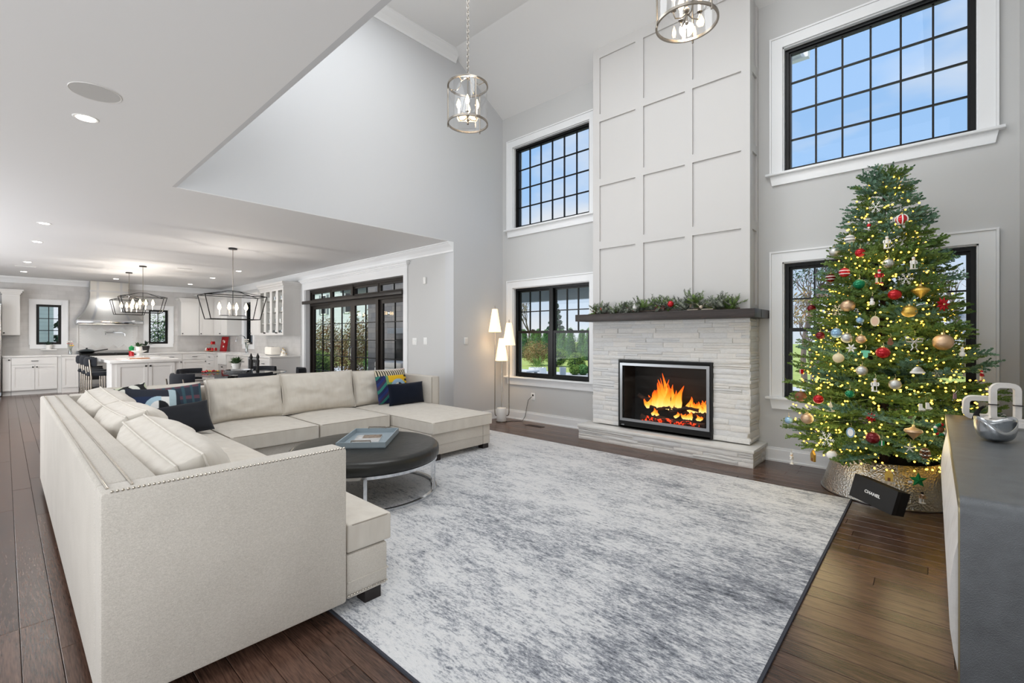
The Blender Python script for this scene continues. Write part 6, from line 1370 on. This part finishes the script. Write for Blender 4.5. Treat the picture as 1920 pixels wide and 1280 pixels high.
# ================================================================ outside
ZG0 = -.12
lawn = kind(B().box(-90, YD+.25, ZG0-.4, 40, 110, ZG0-.03).build('lawn', 'grass'), 'structure', 'green lawn outside'); lawn.name = 'ground_lawn'
kind(B().box(-90, -60, ZG0-.4, XK-.25, YD+.25, ZG0-.031).build('ground_side', 'grass'))
kind(B().box(-22, YD+.22, ZG0-.03, 3.5, 15.6, ZG0).build('ground_patio', 'patio'))
# covered porch outside the left window
po = thing('porch_roof', 'covered porch roof with green grey ceiling outside the left window', 'porch', (-7, 8, 2.3))
B().box(-12, 6.2, 2.55, -2.4, 9.5, 2.60).build('porch_ceiling', 'soffit', po); B().box(-12, 9.5, 2.28, -2.4, 9.7, 2.75).build('beam', 'white_out', po); B().box(-2.4, 5.9, 2.28, -2.2, 9.7, 2.75).build('beam', 'white_out', po); B().box(-12.2, 5.9, 2.75, -2.2, 9.9, 2.9).build('roof_deck', 'roof_grey', po)
for x in (-11.6, -2.45): B().box(x-.1, 9.45, ZG0, x+.1, 9.65, 2.28).build('post', 'white_out', po)
# exterior stone wall and fireplace beyond the patio doors
ow_ = thing('patio_stone_wall', 'grey stone outdoor wall with fireplace beyond the patio doors', 'outdoor wall', (-9, 7.4, 0)); B().box(-10.15, 5.95, ZG0, -5.75, 6.25, 3.1).build('wall_block', 'outer_stone', ow_); B().box(-9.0, 5.75, 1.42, -7.6, 5.949, 1.54).build('mantel_shelf', 'roof_grey', ow_)
B().box(-8.9, 5.90, .75, -7.9, 5.949, 1.3).build('firebox', 'black_matte', ow_)
sb = thing('patio_bench', 'white boxed patio bench outside the right door panel', 'bench', (-8.1, 5.4, ZG0)); B().box(-8.55, 5.15, ZG0, -7.6, 5.7, .72, r=.02).build('base', 'white_out', sb); B().box(-8.55, 5.15, .725, -7.6, 5.7, .84, r=.03).build('cushion', 'pot', sb)
# leaf cards foliage
def cloud(name, mt, parts, n, leaf, seed=0, parent=None, shell=.75):
    r = random.Random(seed); v = []; f = []
    for (c, rx, ry, rz), k in zip(parts, [n//len(parts)]*len(parts)):
        for _ in range(k):
            a = r.uniform(0, 2*pi); u = r.uniform(-1, 1); q = (r.uniform(shell**3, 1))**(1/3); s = sqrt(1-u*u); p = Vector((c[0]+rx*q*s*cos(a), c[1]+ry*q*s*sin(a), c[2]+rz*q*u))
            d = Vector((r.gauss(0, 1), r.gauss(0, 1), r.gauss(0, 1))).normalized(); e = d.orthogonal().normalized(); g = d.cross(e)*.45; m = len(v); L = leaf*r.uniform(.7, 1.3)
            v += [(p-e*L)[:], (p+g*L)[:], (p+e*L)[:], (p-g*L)[:]]; f.append((m, m+1, m+2, m+3))
    o = B().add(v, f).build(name, mt, parent, smooth=False); o['kind'] = 'stuff'; return o
def arb(seed, mt='hedge'):
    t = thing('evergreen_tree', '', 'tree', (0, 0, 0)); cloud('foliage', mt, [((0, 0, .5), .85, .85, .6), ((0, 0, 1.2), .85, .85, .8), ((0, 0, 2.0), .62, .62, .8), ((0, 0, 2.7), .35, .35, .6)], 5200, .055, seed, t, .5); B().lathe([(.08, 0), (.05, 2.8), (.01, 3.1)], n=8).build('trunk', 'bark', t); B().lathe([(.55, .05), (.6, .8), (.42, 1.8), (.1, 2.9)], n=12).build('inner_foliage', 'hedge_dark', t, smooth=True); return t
A1, A2 = arb(1), arb(2); ha = [(-23.6+.68*i, 25+.2*sin(i*2)) for i in range(14)]; hb_ = [(1.2+1.4*i, 20+.3*sin(i)) for i in range(3)]
WORDS = ['first', 'second', 'third', 'fourth', 'fifth', 'sixth', 'seventh', 'eighth', 'ninth', 'tenth', 'eleventh', 'twelfth', 'thirteenth', 'fourteenth']
used = set()
for i, (x, y) in enumerate(ha):
    s = A1 if i % 2 == 0 else A2; o = s if s.name not in used else copy_tree(s); used.add(s.name)
    sc = .62+.04*sin(i*3.1); place(o, (x, y, ZG0-.03), i*1.3, WORDS[i]+' evergreen from the left in the hedge seen through the lower left window', 'evergreen hedge beyond the lawn'); o.scale = (sc, sc, sc)
for i, (x, y) in enumerate([(-3.6, 24), (-2.4, 24.3), (-1.2, 24.1), (.2, 24.4)]):
    o = copy_tree(A1 if i % 2 else A2); place(o, (x, y, ZG0-.03), i, WORDS[i]+' low evergreen from the left seen through the lower right window', 'evergreens behind the right lawn'); o.scale = (.62, .62, .5)
def shrub(x, y, r, h, mt, lb, seed, n=2200, grp='rounded shrubs by the patio'):
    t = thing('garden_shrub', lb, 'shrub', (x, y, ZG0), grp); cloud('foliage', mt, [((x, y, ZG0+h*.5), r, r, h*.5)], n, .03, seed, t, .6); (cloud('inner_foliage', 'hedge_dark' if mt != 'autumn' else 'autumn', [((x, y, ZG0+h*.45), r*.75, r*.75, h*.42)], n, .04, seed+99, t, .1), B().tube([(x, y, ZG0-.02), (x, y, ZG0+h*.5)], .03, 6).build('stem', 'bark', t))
for i, (x, y, r, h, mt, lb) in enumerate([(-10.6, 15.5, .38, .85, 'shrub', 'tall loose shrub behind the clipped balls outside the left window'), (-10.2, 14.8, .22, .40, 'shrub', 'left clipped ball shrub outside the left window'), (-9.95, 14.98, .22, .40, 'hedge', 'middle clipped ball shrub outside the left window'), (-9.65, 15.2, .22, .40, 'shrub', 'right clipped ball shrub outside the left window'), (-15.2, 18.6, .9, 1.3, 'autumn', 'reddish brown shrub beyond the pot outside the left window'), (-13.9, 18.6, .6, .9, 'shrub', 'low yellow green shrub beyond the pot outside the left window')]): shrub(x, y, r, h, mt, lb, i+20)
for i, (x, y, r, h, mt, lb) in enumerate([(-15.9, 7.7, .7, 2.2, 'autumn', 'tall reddish shrub outside the first door panel'), (-14.35, 7.9, .65, 2.0, 'autumn', 'reddish leaved shrub outside the second door panel'), (-13.1, 8.2, .6, 1.25, 'hedge', 'green shrub outside the third door panel'), (-14.9, 6.9, .5, 1.05, 'shrub', 'low yellow green shrub before the reddish shrubs')]): shrub(x, y, r, h, mt, lb, i+40, 3000, 'shrubs outside the patio doors')
# planters on the patio
pt = thing('patio_planter', 'tall square white planter outside the left window', 'planter', (-8.3, 11.4, ZG0)); B().lathe([(.09, ZG0), (.13, .42), (.12, .42), (.11, .3), (.001, .3)], (-8.3, 11.4, 0), 4, False).build('planter_body', 'white_out', pt)
pb = thing('patio_pot', 'wide pale pot with a spiky plant outside the left window', 'planter', (-10.75, 13.2, ZG0)); B().lathe([(.15, ZG0), (.34, .0), (.32, .22), (.28, .22), (.26, .15), (.001, .15)], (-10.75, 13.2, 0), 28, False).build('pot', 'white_out', pb, smooth=True); leafy(pb, -10.75, 13.2, .15, 50, .75, 'shrub', .9, .04, 31)
fo = thing('patio_table', 'pale patio table edge outside the left window', 'table', (-10.6, 12.0, ZG0)); B().box(-11.4, 11.7, .14, -10.0, 12.4, .20, r=.02).build('top', 'patio', fo)
for x, y in ((-11.3, 11.8), (-10.1, 11.8), (-11.3, 12.3), (-10.1, 12.3)): B().box(x-.04, y-.04, ZG0, x+.04, y+.04, .14).build('leg', 'roof_grey', fo)
# bare trees
def bare(x, y, h, seed, lb, mt='bark', leaves=None, spread=.55):
    r = random.Random(seed); t = thing('bare_tree', lb, 'tree', (x, y, ZG0), 'bare winter trees in the garden'); tr = B(); br = B(); tips = []
    def grow(p, d, L, rad, dep):
        q = p+d*L; (tr if dep == 0 else br).tube([p[:], (p+q)[:] if False else ((p+q)/2+Vector((r.uniform(-1, 1), r.uniform(-1, 1), 0))*L*.05)[:], q[:]], rad, 5 if dep < 2 else 3, rr=[rad, rad*.85, rad*.7])
        if dep >= 5: tips.append(q); return
        for _ in range(3 if dep < 3 else 2): grow(q if r.random() < .6 else p+d*L*r.uniform(.5, .9), (d+Vector((r.uniform(-1, 1), r.uniform(-1, 1), r.uniform(-.2, .6)))*spread*1.2).normalized(), L*r.uniform(.6, .8), rad*.62, dep+1)
    grow(Vector((x, y, ZG0)), Vector((0, 0, 1)), h*.3, h*.018, 0); tr.build('trunk', mt, t); br.build('branches', mt, t)
    if leaves: cloud('leaves', leaves, [((q.x, q.y, q.z), .25, .25, .25) for q in tips[::2]], 14*len(tips[::2]), .05, seed, t, .2)
bare(-2.9, 16.5, 5.2, 3, 'tall thin tree with sparse leaves outside the lower right window', leaves='hedge_dark'); bare(-1.7, 21, 5.6, 6, 'distant bare tree at the left of the lower right window'); bare(.9, 24, 5.0, 9, 'distant bare tree at the right of the lower right window'); bare(-24.5, 29, 6, 12, 'bare tree behind the hedge outside the lower left window', leaves='autumn'); bare(-2.4, 14.5, 3.2, 15, 'small reddish leaved tree low in the lower right window', leaves='autumn'); bare(-14.9, 8.6, 3.0, 21, 'brown leaved young tree outside the patio doors', leaves='autumn')
# conifer silhouette and kitchen-side greenery
def conifer(x, y, h, seed, lb, mt='hedge_dark', grp='large conifers outside'):
    t = thing('conifer_tree', lb, 'tree', (x, y, ZG0), grp); r = random.Random(seed); cloud('foliage', mt, [((x, y, ZG0+h*(.12+.85*i/9)), h*.26*(1-i/10), h*.26*(1-i/10), h*.05) for i in range(10)], 6000, .09, seed, t, .2); B().lathe([(h*.02, ZG0), (h*.004, ZG0+h)], (x, y, 0), 8).build('trunk', 'bark', t)
conifer(-20.3, 27, 4.2, 5, 'large dark conifer behind the hedge outside the lower left window'); conifer(-22, 1.95, 4.6, 7, 'blue green conifer outside the left kitchen window'); conifer(-31, 19, 5, 9, 'conifer beyond the patio doors')
for i, (x, y, r, h) in enumerate([(-22, 4.2, 1.5, 2.4), (-23.5, 5.6, 1.6, 2.9), (-24, 7.5, 1.8, 2.6)]): shrub(x, y, r, h, 'shrub' if i != 1 else 'hedge', ('yellow green', 'taller dark green', 'broad yellow green')[i]+' hedge bush outside the right kitchen window', i+60, 4000, 'bushes outside the right kitchen window')
# neighbouring houses
def house(x0, x1, y0, y1, z1, lb, wmat, rz, face='y'):
    t = thing('neighbour_house', lb, 'house', ((x0+x1)/2, (y0+y1)/2, ZG0)); B().box(x0, y0, ZG0, x1, y1, z1).build('walls', wmat, t); ym = (y0+y1)/2; B().prism([(y0-.4, z1-.05), (y1+.4, z1-.05), (ym, z1+rz)], x0-.4, x1+.4, 'x').build('roof', 'roof_grey', t); return t
hs = house(-62, -37, 22, 30, 6.4, 'pale sided neighbouring house with grey roof beyond the patio doors', 'siding', 3.0)
for x in (-56, -51, -46, -41):
    fr_ = B(); rect_frame(fr_, x-.5, x+.5, 2.3, 3.6, .09, 18.93, 19.0) if False else fr_.box(x-.6, 21.93, 3.6, x+.6, 22.0, 5.6); w_ = fr_.build('window', 'white_out', hs); B().box(x-.5, 21.92, 3.7, x+.5, 21.925, 5.5).build('pane', 'black_metal', w_)
    for k in (-1, 1): B().box(x+k*.8-.18, 21.94, 3.6, x+k*.8+.18, 22.0, 5.6).build('shutter', 'roof_grey', hs)
h2 = house(-27, -21.5, -5, 1.1, 3.6, 'white sided house wall outside the left kitchen window', 'siding', 2.2)
mat('blue_wall', '9fc0d6', .6); h3 = house(.9, 7, 23, 28, 1.5, 'low pale blue building beyond the right window', 'blue_wall', .8)
for x in (1.4, 2.4, 3.4): w_ = B().box(x-.3, 22.95, .4, x+.3, 23, 1.2).build('window', 'white_out', h3); B().box(x-.24, 22.94, .46, x+.24, 22.952, 1.14).build('pane', 'black_metal', w_)
# eave with gutter seen in the upper right window
ev = thing('roof_eave', 'grey roof eave with gutter and downspout outside the upper right window', 'eave', (-1.5, 6.5, 5)); B().box(-3.2, 5.95, 4.95, -1.25, 6.9, 5.05).build('soffit_board', 'white_out', ev); B().prism([(6.9, 4.93), (7.02, 4.95), (7.06, 5.12), (6.9, 5.12)], -3.2, -1.18, 'x').build('gutter', 'white_out', ev); B().tube([(-1.55, 6.95, 4.95), (-1.55, 6.7, 4.75), (-1.6, 6.2, 4.6), (-1.6, 6.0, 4.3)], .045, 6).build('downspout', 'roof_grey', ev)
